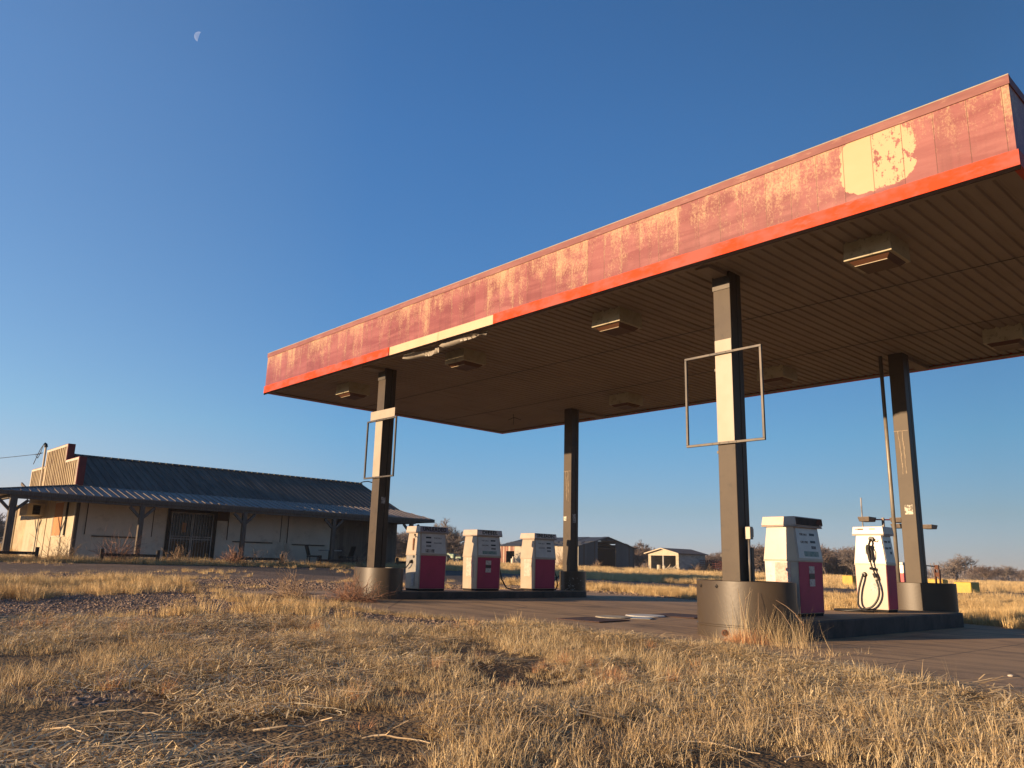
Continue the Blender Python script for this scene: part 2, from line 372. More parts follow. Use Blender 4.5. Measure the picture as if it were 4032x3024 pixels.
MT['curb'] = concrete_mat('old_curb_concrete', (.10,.08,.065), (.065,.055,.05), (.04,.035,.032), False)
def ground_mat():
    m, nt, b = newmat('dry_ground'); g = NG(nt)
    at = g.n('ShaderNodeAttribute', attribute_name='gravel', attribute_type='GEOMETRY').outputs['Fac']
    ro = g.n('ShaderNodeAttribute', attribute_name='road', attribute_type='GEOMETRY').outputs['Fac']
    # gravel: individual stones of different tones
    vc = g.voro(26, out='Color'); vd = g.voro(26); vc2 = g.voro(55, out='Color'); vd2 = g.voro(55)
    tone = g.xyz(vc)[0]; tone2 = g.xyz(vc2)[1]
    gr = g.mix(g.ramp(tone, [(.0,0.),(1.,1.)]), (.17,.11,.068), (.38,.265,.17))
    gr = g.mix(g.ramp(tone2, [(.5,0.),(1.,.8)]), gr, (.24,.175,.125))
    gr = g.mix(g.ramp(tone, [(.93,0.),(.96,.8)]), gr, (.50,.44,.38))
    gr = g.mix(g.ramp(g.noise(.35, 5, .6), [(.42,0.),(.66,.7)]), gr, (.155,.115,.085))
    # litter between the grass
    lt = g.mix(g.ramp(g.noise(3.2, 9, .75, g.mapping((1,1.3,1))), [(.35,0.),(.65,1.)]), (.115,.075,.043), (.055,.036,.023))
    lt = g.mix(g.ramp(g.noise(.25, 6, .65), [(.4,0.),(.65,.8)]), lt, (.24,.165,.085))
    lt = g.mix(g.ramp(g.noise(60, 6, .75, g.mapping((1,.4,1))), [(.52,0.),(.68,.7)]), lt, (.34,.25,.13))
    edge = g.math('ADD', at, g.math('MULTIPLY', g.math('SUBTRACT', g.noise(2.2, 8, .7), .5), .9))
    c = g.mix(g.ramp(edge, [(.42,0.),(.58,1.)]), lt, gr)
    rd = g.mix(g.noise(.8, 6, .6), (.085,.072,.062), (.14,.118,.10))
    c = g.mix(ro, c, rd)
    g.link(c, b.inputs['Base Color']); b.inputs['Roughness'].default_value = .95; b.inputs['Specular IOR Level'].default_value = .15
    h1 = g.math('MULTIPLY', g.math('ADD', g.math('SUBTRACT', .6, vd), g.math('MULTIPLY', g.math('SUBTRACT', .6, vd2), .5)), 1.)
    g.bump(h1, .9, .012); return m
MT['ground'] = ground_mat()
def straw_mat(name, cols, trans=.35):
    m, nt, b = newmat(name); g = NG(nt)
    oi = g.n('ShaderNodeObjectInfo'); geo = g.n('ShaderNodeNewGeometry')
    r = oi.outputs['Random']
    pn = g.noise(.5, 4, .6, geo.outputs['Position'])
    pn2 = g.noise(2.3, 4, .6, geo.outputs['Position'])
    isl = geo.outputs['Random Per Island']
    c = g.ramp(g.math('ADD', g.math('MULTIPLY', isl, .55), g.math('MULTIPLY', r, .45)), [(0., cols[0]), (.45, cols[1]), (.8, cols[2]), (1., cols[3])])
    c = g.mix(g.ramp(pn, [(.40, 0.), (.65, .55)]), c, cols[4])
    c = g.mix(g.ramp(pn2, [(.55, 0.), (.72, .45)]), c, cols[5])
    tr = g.n('ShaderNodeBsdfTranslucent'); g.link(c, tr.inputs[0])
    g.link(c, b.inputs['Base Color']); b.inputs['Roughness'].default_value = .6; b.inputs['Specular IOR Level'].default_value = .25
    ms = g.n('ShaderNodeMixShader'); ms.inputs[0].default_value = trans
    g.link(b.outputs[0], ms.inputs[1]); g.link(tr.outputs[0], ms.inputs[2])
    g.link(ms.outputs[0], nt.nodes['Material Output'].inputs[0]); return m
MT['straw'] = straw_mat('dry_grass', [(.30,.20,.10),(.68,.51,.27),(.84,.68,.40),(.92,.80,.54),(.52,.36,.18),(.54,.36,.20)], .15)
MT['strawfar'] = straw_mat('dry_grass_far', [(.50,.34,.16),(.70,.51,.25),(.80,.62,.33),(.86,.71,.42),(.56,.37,.17),(.56,.36,.19)], .12)
MT['redgrass'] = straw_mat('reddish_dry_grass', [(.50,.24,.11),(.68,.36,.18),(.78,.46,.24),(.84,.56,.32),(.58,.29,.14),(.58,.29,.14)], .15)
# ---------------------------------------------------------------- terrain
def T0(x, y):
    x = np.asarray(x, float); y = np.asarray(y, float)
    z = .011*np.clip(12.6-x, 0, 190)
    z = z + .22*sst(-5, -13, x)*(1-sst(15, 27, y))*(1-sst(-35, -80, x))
    z = z - .16*np.exp(-(((x+9)/16)**2+((y-31)/12)**2))
    z = z - .0052*np.clip(y-60, 0, 900) - .0015*np.clip(-y-60, 0, 900)
    return z
def slab_near(x): return np.interp(x, [1, 5, 8, 10, 12, 13.2, 14.6, 16.6, 19, 26], [-1.2, -1.5, -1.5, -.7, -.75, -.85, -1.3, -1.95, -2.9, -4.2])
def slab_far(x): return np.interp(x, [1, 8, 13.5, 14.6, 17, 26], [9.0, 8.8, 7.3, 6.6, 5.2, 3.])
def in_slab(x, y, m=0): return (x > 1.6-m) & (y > slab_near(x)-m) & (y < slab_far(x)+m)
P0 = np.array([-6., 18.3]); NR = np.array([-.738, .674]); NR = NR/np.linalg.norm(NR)
def road_w(x, y):
    s = (x-P0[0])*NR[0]+(y-P0[1])*NR[1]
    s = s + (fbm(n2, x*.1, y*.1)-.5)*2.5
    a = (x-P0[0])*(-NR[1])*-1+(y-P0[1])*NR[0]*-1
    return (1-sst(6.2, 7.2, np.abs(s)))*sst(-14.5, -12.5, x)
def gravel_w(x, y):
    x = np.asarray(x, float); y = np.asarray(y, float); nn = (fbm(n1, x*.35+5, y*.35)-.5)
    d = (x-CAM.x)*fw.x+(y-CAM.y)*fw.y
    # the lot in front of the store
    lot = sst(8.6, 7.2, x+nn*3.5+np.clip(-y-3.5, 0, 3)*.5)*sst(-13.4, -12.6, x)*(1-sst(9, 11.5, y))
    # a grass strip grown across its south-west
    band = sst(-5.0, -3.6, x+nn*2)*sst(4.4, 2.9, x+nn*3)*(1-sst(-3.2, -.6, y+nn*3+ .25*(x)))
    lot = lot*(1-band)
    # gravel apron at the slab's near edge
    ap = sst(-3.2, -2.2, y+nn*1.6)*(1-sst(-1.0, 0, y))*sst(11.2, 9.6, x)*sst(2, 4, x)
    pt = sst(.74, .82, fbm(n3, x*.55, y*.55))*.75*sst(12, 9, np.hypot(x-CAM.x, y-CAM.y))
    # bare strips east of the pumps
    bs = sst(.52, .62, fbm(n2, (x*.68+y*.73)*.06, (-x*.738+y*.674)*.28+3))*sst(-2, 2, y+x*.0-6)*.8*sst(90, 70, y)
    return np.maximum.reduce([lot, ap, pt, bs*(x > -13)])
def Tz(x, y):
    x = np.asarray(x, float); y = np.asarray(y, float)
    d = np.hypot(x-CAM.x, y-CAM.y)
    bump = (fbm(n3, x*.9, y*.9)-.5)*.055*(1-gravel_w(x, y)*.7)*(1-in_slab(x, y, .6))
    return T0(x, y)+bump*sst(2, 5, d+1.5) + (fbm(n2, x*.05, y*.05)-.5)*.7*sst(25, 70, d)*0.5 - .03*in_slab(x, y, -.25)
def tz(x, y): return float(Tz(x, y))
def axis(lo, hi, step, far, grow=1.05):
    a = list(np.arange(lo, hi, step)); s = step; v = hi; R = []
    while v < far: R.append(v); s *= grow; v += s
    R.append(far); s = step; v = lo; L = []
    v -= s
    while v > -far: L.append(v); s *= grow; v -= s
    L.append(-far)
    return np.array(L[::-1]+a+R)
def grid_mesh(name, xs, ys, mat, zf, attrs=()):
    X, Y = np.meshgrid(xs, ys, indexing='ij'); Z = zf(X, Y)
    nx, ny = X.shape; v = np.stack([X.ravel(), Y.ravel(), Z.ravel()], 1)
    i = np.arange(nx-1)[:, None]*ny+np.arange(ny-1)[None]; i = i.ravel()
    f = np.stack([i, i+ny, i+ny+1, i+1], 1)
    me = bpy.data.meshes.new(name); me.vertices.add(len(v)); me.vertices.foreach_set('co', v.ravel())
    me.loops.add(f.size); me.loops.foreach_set('vertex_index', f.ravel()); me.polygons.add(len(f))
    me.polygons.foreach_set('loop_start', np.arange(0, f.size, 4)); me.polygons.foreach_set('loop_total', np.full(len(f), 4))
    me.polygons.foreach_set('use_smooth', np.ones(len(f), bool))
    me.update(); me.validate()
    for an, fn in attrs:
        a = me.attributes.new(an, 'FLOAT', 'POINT'); a.data.foreach_set('value', np.asarray(fn(X, Y), float).ravel())
    me.materials.append(mat); o = bpy.data.objects.new(name, me); C.objects.link(o); return o
xs = axis(-16, 24, .14, 5000); ys = axis(-11, 14, .14, 5000)
gro = grid_mesh('ground', xs, ys, MT['ground'], Tz, [('gravel', gravel_w), ('road', road_w)])
tag(gro, 'dry open ground of gravel, dirt and grass litter around the station', 'ground', kind='structure')
# concrete slab under the canopy
def slab():
    mb = MB(); xs_ = np.concatenate([np.arange(1.6, 26.1, .4)]); N = 24
    base = len(mb.v)
    for x in xs_:
        a = float(slab_near(x))+ .12*math.sin(x*1.9); b = float(slab_far(x))
        for j in range(N+1):
            y = a+(b-a)*j/N; mb.v.append((x, y, float(T0(x, y))+.012))
    for i in range(len(xs_)-1):
        for j in range(N):
            k = i*(N+1)+j; mb.f.append((k, k+N+1, k+N+2, k+1))
    nv = len(mb.v)
    # skirt
    for i in range(len(xs_)-1):
        for j in (0, N):
            k = i*(N+1)+j; k2 = k+N+1
            v1 = mb.v[k]; v2 = mb.v[k2]; m = len(mb.v); mb.v += [(v1[0], v1[1], v1[2]-.15), (v2[0], v2[1], v2[2]-.15)]
            mb.f.append((k, k2, m+1, m))
    o = mb.build('concrete_slab', MT['concrete']); tag(o, 'stained concrete slab around the fuel islands', 'slab', kind='structure')
slab()
# ---------------------------------------------------------------- canopy
L, W, ZB, ZT = 16.443, 7.94, 4.81, 5.816
can = empty('canopy', (0, 0, 0), 'long flat fuel canopy with flaking red fascia on four brown posts', 'canopy')
def panel_ring():
    # front and back fascia, butted between the two end fascias
    t = .05
    MB().box((0, 0, ZB+.17), (L, t, ZT-.10)).build('fascia', MT['fascia'], can, label='long front fascia with flaked red paint and a bare cream patch')
    MB().box((0, W-t, ZB+.17), (L, W, ZT-.10)).build('fascia', MT['fascia'], can)
    MB().box((0, t+.001, ZB+.17), (t, W-t-.001, ZT-.10)).build('fascia', MT['fascia'], can)
    MB().box((L-t, t+.001, ZB+.17), (L, W-t-.001, ZT-.10)).build('fascia', MT['fascia'], can, label='shaded end fascia')
panel_ring()
cap = MB(); e = .012
cap.box((-e, -e, ZT-.10), (L+e, .10, ZT)); cap.box((-e, W-.10, ZT-.10), (L+e, W+e, ZT)); cap.box((-e, .1, ZT-.10), (.10, W-.1, ZT)); cap.box((L-.10, .1, ZT-.10), (L+e, W-.1, ZT))
mcap = pmat('cap_flashing', (.20,.056,.046), .6, col2=(.27,.10,.08), scale=1.5, bump=.06, dirt=(.38,.20,.13), stretch=(1,1,4))
cap.build('cap_flashing', mcap, can)
MB().box((-e, -e-.001, ZT+.001), (L+e, .05, ZT+.012)).build('edge_lip', MT['lens_rim'], can)
tr = MB(); z0, z1 = ZB, ZB+.17
tr.box((-.02, -.02, z0), (5.44, .06, z1)); tr.box((8.58, -.02, z0), (L+.02, .06, z1))
tr.box((-.02, .06, z0), (.06, W-.06, z1)); tr.box((L-.06, .06, z0), (L+.02, W-.06, z1)); tr.box((-.02, W-.06, z0), (L+.02, W+.02, z1))
tr.build('trim_strip', MT['trim'], can)
MB().box((-.02,-.012,ZB-.045),(L+.02,-.004,ZB-.001)).build('shade_drip_edge', MT['drip'], can)  # drip edge made deeper to block sun and lower the canopy's shadow line
mcr = pmat('bare_cream_metal', (.62,.45,.27), .5, col2=(.58,.41,.23), bump=.05)
MB().box((5.443, .0, z0), (7.02, .05, z1)).box((7.028, .0, z0), (8.577, .05, z1)).build('bare_backing', mcr, can, label='bare cream strip where the red trim has come away')
# loose twisted strip hanging where the trim came off
lt = MB(); pts = []
n_ = 26
for i in range(n_+1):
    s = i/n_; x = 5.75+s*2.5; sag = -.10*math.sin(math.pi*s)-.03*math.sin(7*s); tw = .5+1.9*math.sin(3.1*s*2+.4)+ (1.2 if .42 < s < .5 else 0)
    cy_ = .13+.07*math.sin(2.2*s*3); cz_ = ZB-.03+sag*.7; hw = .07
    lt.v += [(x, cy_-hw*math.cos(tw), cz_-hw*math.sin(tw)), (x, cy_+hw*math.cos(tw), cz_+hw*math.sin(tw)), (x, cy_+hw*math.cos(tw)+.003, cz_+hw*math.sin(tw)+.004), (x, cy_-hw*math.cos(tw)+.003, cz_-hw*math.sin(tw)+.004)]
for i in range(n_):
    b = i*4
    for a, c in ((0,1),(1,2),(2,3),(3,0)): lt.f.append((b+a, b+c, b+4+c, b+4+a))
mls = pmat('loose_trim_metal', (.42,.38,.32), .4, col2=(.34,.30,.25), bump=.05)
lt.build('loose_trim', mls, can, smooth=True, label='buckled strip of metal hanging under the edge')
# ribbed soffit
sf = MB(); pitch = .167; prof = []
x = .16
while x < L-.2:
    prof += [(x, ZB+.035), (x+.108, ZB+.035), (x+.124, ZB+.058), (x+.151, ZB+.058)]; x += pitch
for (xa, za), (xb, zb) in zip(prof[:-1], prof[1:]):
    sf.add([(xa, .16, za), (xb, .16, zb), (xb, W-.16, zb), (xa, W-.16, za)], [(0,1,2,3)])
sf.build('soffit', MT['soffit'], can)
sj = MB()
for yy in (2.72, 5.35): sj.box((.16, yy, ZB+.028), (L-.16, yy+.012, ZB+.036))
sj.build('soffit_seam', MT['frame'], can)
fl = MB(); fl.box((0, .061, ZB+.004), (L, .17, ZB+.02)); fl.box((.061, .17, ZB+.004), (.17, W-.17, ZB+.02)); fl.box((L-.17, .17, ZB+.004), (L-.061, W-.17, ZB+.02)); fl.box((0, W-.17, ZB+.004), (L, W-.061, ZB+.02))
fl.build('soffit_border', MT['soffit'], can)
MB().box((.05, .05, ZB+.09), (L-.05, W-.05, ZB+.12)).build('roof_deck', MT['frame'], can)
colx = {0: 4.147, 1: 12.503}; coly = {0: .624, 1: 6.397}
bm_ = MB()
for i in (0, 1):
    cx = colx[i]+.132
    MB().box((cx-.10, .171, ZB-.03), (cx+.10, .62, ZB+.03)).build('outrigger_beam', MT['soffit'], can); MB().box((cx-.10, 6.68, ZB-.03), (cx+.10, W-.171, ZB+.03)).build('outrigger_beam', MT['soffit'], can)
cols = {}
clab = {(0,0): 'brown post with a cream section inside the left sign frame', (0,1): 'brown post at the back of the far fuel island', (1,0): 'brown post with a tall cream section behind the near sign frame', (1,1): 'scuffed brown post with flaking strips behind the hose pump'}
for i in (0, 1):
    for j in (0, 1):
        x0, y0 = colx[i], coly[j]
        mb = MB(); z0c = .5
        mb.box((x0, y0, z0c), (x0+.264, y0+.16, ZB+.04))
        mb.box((x0+.02, y0+.16, z0c), (x0+.240, y0+.175, ZB+.04)); mb.box((x0, y0+.175, z0c), (x0+.262, y0+.279, ZB+.04))
        c_ = mb.build('column', MT['column'], can, bevel=.006, label=clab[(i,j)]); cols[i,j] = c_
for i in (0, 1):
    MB().box((colx[i]-.004, .612, 4.60), (colx[i]+.268, .6225, ZB+.0)).build('head_shade', MT['frame'], cols[i,0])  # dark strip added in place of canopy shade on the front post tops
MB().box((4.150, .616, 2.50), (4.408, .6235, 3.76)).build('cream_panel', MT['cream_panel'], cols[0,0])
MB().box((12.508, .616, 2.46), (12.762, .6235, 3.885)).build('cream_panel', MT['cream_panel'], cols[1,0])
MB().tube([(12.445, .80, .5), (12.44, .80, 4.60)], .036, 12).build('conduit', MT['conduit'], cols[1,0], smooth=True)
for zz in (1.0, 2.36, 3.5): MB().box((12.40, .755, zz), (12.49, .85, zz+.035)).build('strap', MT['frame'], cols[1,0])
jb = MB().box((12.785, .73, 1.22), (12.87, .80, 1.38)).build('junction_box', MT['conduit'], cols[1,0], bevel=.006)
MB().box((12.79, .805, 1.25), (12.86, .83, 1.36)).build('switch', MT['black'], cols[1,0], bevel=.004)
MB().tube([(12.81, .78, .6), (12.81, .78, 1.22)], .02, 10).build('conduit', MT['conduit'], cols[1,0], smooth=True)
MB().box((12.766, .84, .6), (12.81, .90, 1.12)).build('channel', MT['frame'], cols[1,0])
MB().tube([(12.37, 6.42, .5), (12.355, 6.42, 4.84)], .034, 12).build('conduit', MT['conduit'], cols[1,1], smooth=True)
# stickers and scuffs
MB().box((4.4115, .70, 1.98), (4.414, .80, 2.12)).build('torn_sticker', MT['grey_sticker'], cols[0,0])
MB().box((12.585, 6.390, 1.88), (12.725, 6.396, 2.05)).build('torn_sticker', MT['pale_sticker'], cols[1,1])
MB().box((4.17, 6.392, 1.95), (4.26, 6.3965, 2.06)).build('torn_sticker', MT['pale_sticker'], cols[0,1])
MB().box((4.4115, 6.46, 1.90), (4.414, 6.58, 2.12)).build('torn_sticker', MT['grey_sticker'], cols[0,1])
MT['glue'] = pmat('glue_streaks', (.26,.20,.13), .6, col2=(.17,.12,.08), scale=20, bump=0)
def scuff(col, x0, w, z0, z1):
    mb = MB(); r = random.Random(3)
    mb.box((x0-.01, 6.3945, z1), (x0+w+.01, 6.3965, z1+.012))
    for xx in (x0+w*.28, x0+w*.62):
        z = z1; x = xx
        while z > z0:
            dz = r.uniform(.03, .09); nx = x+r.uniform(-.006, .008); wd = r.uniform(.005, .012)
            mb.hexa([(x-wd,6.393,z-dz),(x+wd,6.393,z-dz),(x+wd,6.3965,z-dz),(x-wd,6.3965,z-dz),(x-wd,6.393,z),(x+wd,6.393,z),(x+wd,6.3965,z),(x-wd,6.3965,z)]); z -= dz; x = nx
    mb.build('glue_streak', MT['glue'], col)
scuff(cols[1,1], 12.51, .23, 2.62, 3.38); scuff(cols[0,1], 4.16, .22, 2.5, 3.2)
# sign frames bolted to two posts
def sign_frame(x0, x1, z0, z1, y, label, plate=None):
    t = empty('sign_frame', ((x0+x1)/2, y, z0), label, 'sign frame', 'empty sign frames on the front posts')
    r = .032
    m = MB().box((x0, y-r/2, z0), (x1, y+r/2, z0+r)).box((x0, y-r/2, z1-r), (x1, y+r/2, z1)).box((x0, y-r/2, z0+r), (x0+r, y+r/2, z1-r)).box((x1-r, y-r/2, z0+r), (x1, y+r/2, z1-r))
    m.build('frame', MT['frame'], t, bevel=.003)
    b = MB()
    for zz in (z0+.016, z1-.016):
        for xx in (-.18,-.07,.07,.18):
            cx = (x0+x1)/2+xx; MB().tube([(cx, y-r/2-.006, zz), (cx, y-r/2, zz)], .009, 6).build('bolt', MT['black'], t)
    if plate: MB().box((plate[0], y-.012, plate[2]), (plate[1], y+.0, plate[3])).build('plate', MT['cream_panel'], t, bevel=.002, label='blank cream plate above the frame')
sign_frame(12.03, 13.22, 2.45, 3.71, .596, 'empty square steel sign frame on the right front post')
sign_frame(3.87, 4.96, 2.50, 3.735, .596, 'empty steel sign frame with a cream plate on the left front post', (3.99, 4.89, 3.74, 3.925))
# lights under the canopy
def canopy_light(label):
    t = empty('canopy_light', (0,0,0), label, 'canopy light', 'square lights under the canopy')
    MB().frus(.295,.285,-.225,.285,.275,.05).build('housing', MT['housing'], t, bevel=.005)
    MB().frus(.195,.185,-.285,.255,.245,-.227).build('lens', MT['lens'], t, bevel=.004)
    MB().box((-.20,-.192,-.290),(.20,-.186,-.283)).build('lens_rim', MT['lens_rim'], t)
    return t
lp = canopy_light('large square light with rust holes under the right end of the canopy')
lights = [((14.57,1.09), None), ((10.38,1.09), 'square light under the canopy left of the near sign frame'), ((6.62,1.0), 'square light under the canopy beside the hanging strip'),
          ((2.33,1.1), 'rust-patched square light under the left end of the canopy'), ((6.46,6.1), 'square light by the back edge of the canopy, nearest the back left post'),
          ((10.40,6.1), 'broken square light at the back edge behind the near sign frame'), ((14.56,6.15), 'square light at the back edge cut off by the right side of the photo')]
for k, ((x, y), lab) in enumerate(lights):
    o = lp if k == 0 else copy_tree(lp)
    o.location = (x, y, ZB+.03)
    if lab: o['label'] = lab
# dangling wires where a light is missing
tag(MB().tube([(2.6, 6.0, ZB+.05), (2.62, 6.0, ZB-.1), (2.60, 6.0, ZB-.26)], .008, 6).tube([(2.45, 5.95, ZB-.12),(2.62, 6.0, ZB-.06),(2.8,6.1,ZB-.13)], .008, 6).build('dangling_wire', MT['black']), 'short dark wires dangling near the far left corner of the soffit', 'wire')
# ---------------------------------------------------------------- column guards
def ellipse_guard(cx, cy, A, B, z0, z1, label, seam=True, bullet=0):
    t = empty('post_guard', (cx, cy, z0), label, 'post guard', 'round steel guards around the canopy posts')
    n = 64; ring = lambda a, b: [(cx+a*math.cos(2*math.pi*i/n), cy+b*math.sin(2*math.pi*i/n)) for i in range(n)]
    mb = MB(); zs = [(z0, 0), (z0+.165, 0), (z0+.172, .008), (z0+.188, .008), (z0+.195, 0), (z1-.006, 0), (z1, -.006)] if seam else [(z0,0),(z1-.006,0),(z1,-.006)]
    for z, dr in zs:
        for x, y in ring(A+dr, B+dr): mb.v.append((x, y, z))
    k = len(zs)
    for i in range(k-1):
        for j in range(n): mb.f.append((i*n+j, i*n+(j+1)%n, (i+1)*n+(j+1)%n, (i+1)*n+j))
    b = len(mb.v)
    for x, y in ring(A-.03, B-.03): mb.v.append((x, y, z1))
    for x, y in ring(A-.03, B-.03): mb.v.append((x, y, z1-.05))
    for j in range(n):
        mb.f.append(((k-1)*n+j, (k-1)*n+(j+1)%n, b+(j+1)%n, b+j)); mb.f.append((b+j, b+(j+1)%n, b+n+(j+1)%n, b+n+j))
    mb.f.append(tuple(b+n+j for j in range(n)))
    smooth_angle(mb.build('shell', MT['drum'], t), .5)
    return t
g1 = ellipse_guard(12.735, .78, .655, .47, -.02, .70, 'large brown steel guard around the nearest post, grass at its foot')
for (px_, pz) in ((12.33, .63), (12.62, .63)):
    th = math.acos(max(-1, min(1, (px_-12.735)/.655))); yy = .78-.47*math.sin(th)
    MB().tube([(px_, yy-.01, pz-.02), (px_-.014, yy-.014, pz), (px_, yy-.01, pz+.02), (px_+.014, yy-.014, pz), (px_, yy-.01, pz-.02)], .005, 6, cap=False).build('lifting_eye', MT['black'], g1)
MB().tube([(12.72, .36, .085), (12.73, .285, .08)], .038, 16).build('drain_pipe', MT['rust'], g1, smooth=True)
MB().tube([(12.73, .284, .08), (12.7305, .281, .08)], .025, 12).build('drain_opening', MT['dark'], g1)
ellipse_guard(4.36, .78, .60, .44, tz(4.28,.6)-.05, .70, 'brown steel guard around the left front post beside the tumbleweed')
g2 = ellipse_guard(4.36, 6.54, .33, .33, .10, .70, 'small dark spattered guard at the back end of the far fuel island', seam=False)
ellipse_guard(12.66, 6.54, .60, .40, .235, .70, 'brown guard around the rear right post, mostly in shadow', seam=False)
sp_ = MB(); rr = random.Random(9)
for k in range(90):
    a = rr.gauss(-.9, .38); z = .14+rr.random()**1.3*.40; q = rr.uniform(.004, .012); cx_, cy_ = 4.36+.331*math.cos(a), 6.54+.331*math.sin(a)
    tx, ty = -math.sin(a)*q, math.cos(a)*q; nx, ny = math.cos(a)*.004, math.sin(a)*.004
    sp_.hexa([(cx_-tx,cy_-ty,z),(cx_+tx,cy_+ty,z),(cx_+tx+nx,cy_+ty+ny,z),(cx_-tx+nx,cy_-ty+ny,z),(cx_-tx,cy_-ty,z+q*1.4),(cx_+tx,cy_+ty,z+q*1.4),(cx_+tx+nx,cy_+ty+ny,z+q*1.4),(cx_-tx+nx,cy_-ty+ny,z+q*1.4)])
sp_.build('paint_spatter', MT['grey_sticker'], g2)
# ---------------------------------------------------------------- fuel islands
def island(x0, x1, y0, y1, zt, label):
    n = 20; cx = (x0+x1)/2; a = (x1-x0)/2
    poly = [(x0, y0), (x1, y0)]+[(cx+a*math.cos(math.pi*i/n), y1-.5+.5*math.sin(math.pi*i/n)) for i in range(n+1)]
    zb = float(T0(cx, y0))-.1
    t = empty('fuel_island', (cx, (y0+y1)/2, zb+.1), label, 'fuel island', 'raised concrete fuel islands')
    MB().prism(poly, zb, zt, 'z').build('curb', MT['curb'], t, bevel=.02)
    ip = [(cx+(p[0]-cx)*.93, (y0+y1)/2+(p[1]-(y0+y1)/2)*.985) for p in poly]
    MB().prism(ip, zt+.0005, zt+.006, 'z').build('top', MT['concrete'], t)
    return t
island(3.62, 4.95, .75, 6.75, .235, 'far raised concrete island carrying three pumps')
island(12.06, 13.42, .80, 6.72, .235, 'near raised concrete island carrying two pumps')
# ---------------------------------------------------------------- pumps
def tilt_x(side, z):      # x of the leaning dial face at height z (local)
    return side*(.259-(z-.74)/(1.20-.74)*.056)
class MBY(MB):
    """a builder whose finished shape is squeezed along y (for the shallower pump)"""
    def __init__(s, fy): MB.__init__(s); s.fy = fy
    def build(s, *a, **k):
        s.v = [(v[0], v[1]*s.fy, v[2]) for v in s.v]; return MB.build(s, *a, **k)
def pump(loc, label, lower, sign, mirror=False, fy=1.0, hose=None, notice=None, sticker=None, broken=False, name_band='sign_band', logo=None):
    t = empty('fuel_pump', loc, label, 'fuel pump', 'old fuel pumps on the islands'); K = dict(parent=t, local=True); MB = (lambda: MBY(fy))
    MB().frus(.225,.33,0,.235,.34,.05).build('plinth', MT['dark'], **K)
    MB().frus(.24,.345,.04,.248,.352,.735).build('cabinet', MT[lower], bevel=.006, **K)
    for s in (1, -1):
        MB().hexa([(s*.2415,-.325,.05),(s*.2455,-.325,.05),(s*.2455,.325,.05),(s*.2415,.325,.05),(s*.2485,-.33,.725),(s*.2525,-.33,.725),(s*.2525,.33,.725),(s*.2485,.33,.725)]).build('front_panel', MT['red'], **K)
    MB().frus(.259,.362,.727,.259,.362,.745).frus(.256,.360,.745,.200,.342,1.205).build('upper_housing', MT['white'], bevel=.004, **K)
    for s in (1, -1):
        def q(y, z, d): return (tilt_x(s, z)+s*d, y, z)
        za, zb = .775, 1.185
        fc = MB().hexa([q(-.325,za,-.004),q(-.325,za,.004),q(.325,za,.004),q(.325,za,-.004),q(-.305,zb,-.004),q(-.305,zb,.004),q(.305,zb,.004),q(.305,zb,-.004)]).build('dial_face', MT['dial'], **K)
        if s < 0: continue
        my = -1 if not mirror else 1     # which side the meter windows sit on
        def win(y0, y1, z0, z1, name, mat, d=.006):
            y0 *= my; y1 *= my
            if y0 > y1: y0, y1 = y1, y0
            return MB().hexa([q(y0,z0,.003),q(y0,z0,d),q(y1,z0,d),q(y1,z0,.003),q(y0,z1,.003),q(y0,z1,d),q(y1,z1,d),q(y1,z1,.003)]).build(name, mat, parent=fc, local=True)
        win(.06, .20, 1.085, 1.118, 'meter_window', MT['black']); win(.06, .20, .985, 1.018, 'meter_window', MT['black'])
        for k in range(4): win(.07+k*.033, .092+k*.033, .905, .945, 'price_digit', MT['black'])
        win(-.30, .30, .878, .881, 'face_line', MT['sign_band'])
        for s_, zz in (('THIS SALE', 1.092), ('GALLONS', .990)):
            text('lettering', s_, .046, MT['black'], fc, (tilt_x(1, zz)+.004, .115*(-my)*fy, zz), sx=.9*fy)
        if logo: win(*logo[0], 'price_sticker', MT[logo[1]])
    MB().frus(.262,.392,1.195,.245,.375,1.215).frus(.256,.386,1.215,.240,.370,1.335).build('lid', MT['lid'], bevel=.004, **K)
    if sign:
        bd = MB().hexa([(.2535,-.365,1.222),(.2575,-.365,1.222),(.2575,.365,1.222),(.2535,.365,1.222),(.240,-.355,1.325),(.2445,-.355,1.325),(.2445,.355,1.325),(.240,.355,1.325)]).build('sign_band', MT[name_band], **K)
        text('lettering', sign, .118 if len(sign) > 6 else .11, MT['black'], bd, (.2535, 0, 1.272), sx=.93 if len(sign) > 6 else 1.25, depth=.003, bold=.004)
    if broken:
        MB().hexa([(.252,-.35,1.222),(.2585,-.35,1.222),(.2585,.30,1.222),(.252,.30,1.222),(.239,-.345,1.322),(.2465,-.345,1.322),(.2465,.30,1.322),(.239,.30,1.322)]).build('empty_sign_slot', MT['darkwood'], label='open rusted slot where the sign panel is gone', **K)
        MB().add([(.259,.20,1.26),(.27,.375,1.235),(.262,.37,1.33),(.25,.27,1.318),(.252,.20,1.26),(.262,.36,1.235),(.255,.36,1.33),(.245,.27,1.318)], [(0,1,2,3),(7,6,5,4),(0,4,5,1),(1,5,6,2),(2,6,7,3),(3,7,4,0)]).build('rusted_scrap', MT['rust'], **K)
    if notice:
        x0, x1, z0, z1, mt = notice
        MB().box((x0, -.3555, z0), (x1, -.3528, z1)).build('notice', MT[mt], **K)
    if sticker:
        y0, y1, z0, z1 = sticker
        for k, (a, b_, mt) in enumerate(((0,.36,'paper'),(.38,.62,'black'),(.64,1.,'paper'))):
            MB().box((.253, y0, z1-(z1-z0)*b_), (.2555, y1, z1-(z1-z0)*a)).build('warning_sticker', MT[mt], **K)
    return t
YF = -.352
def uplean(z): return -(.368-(z-.745)/.46*.023)
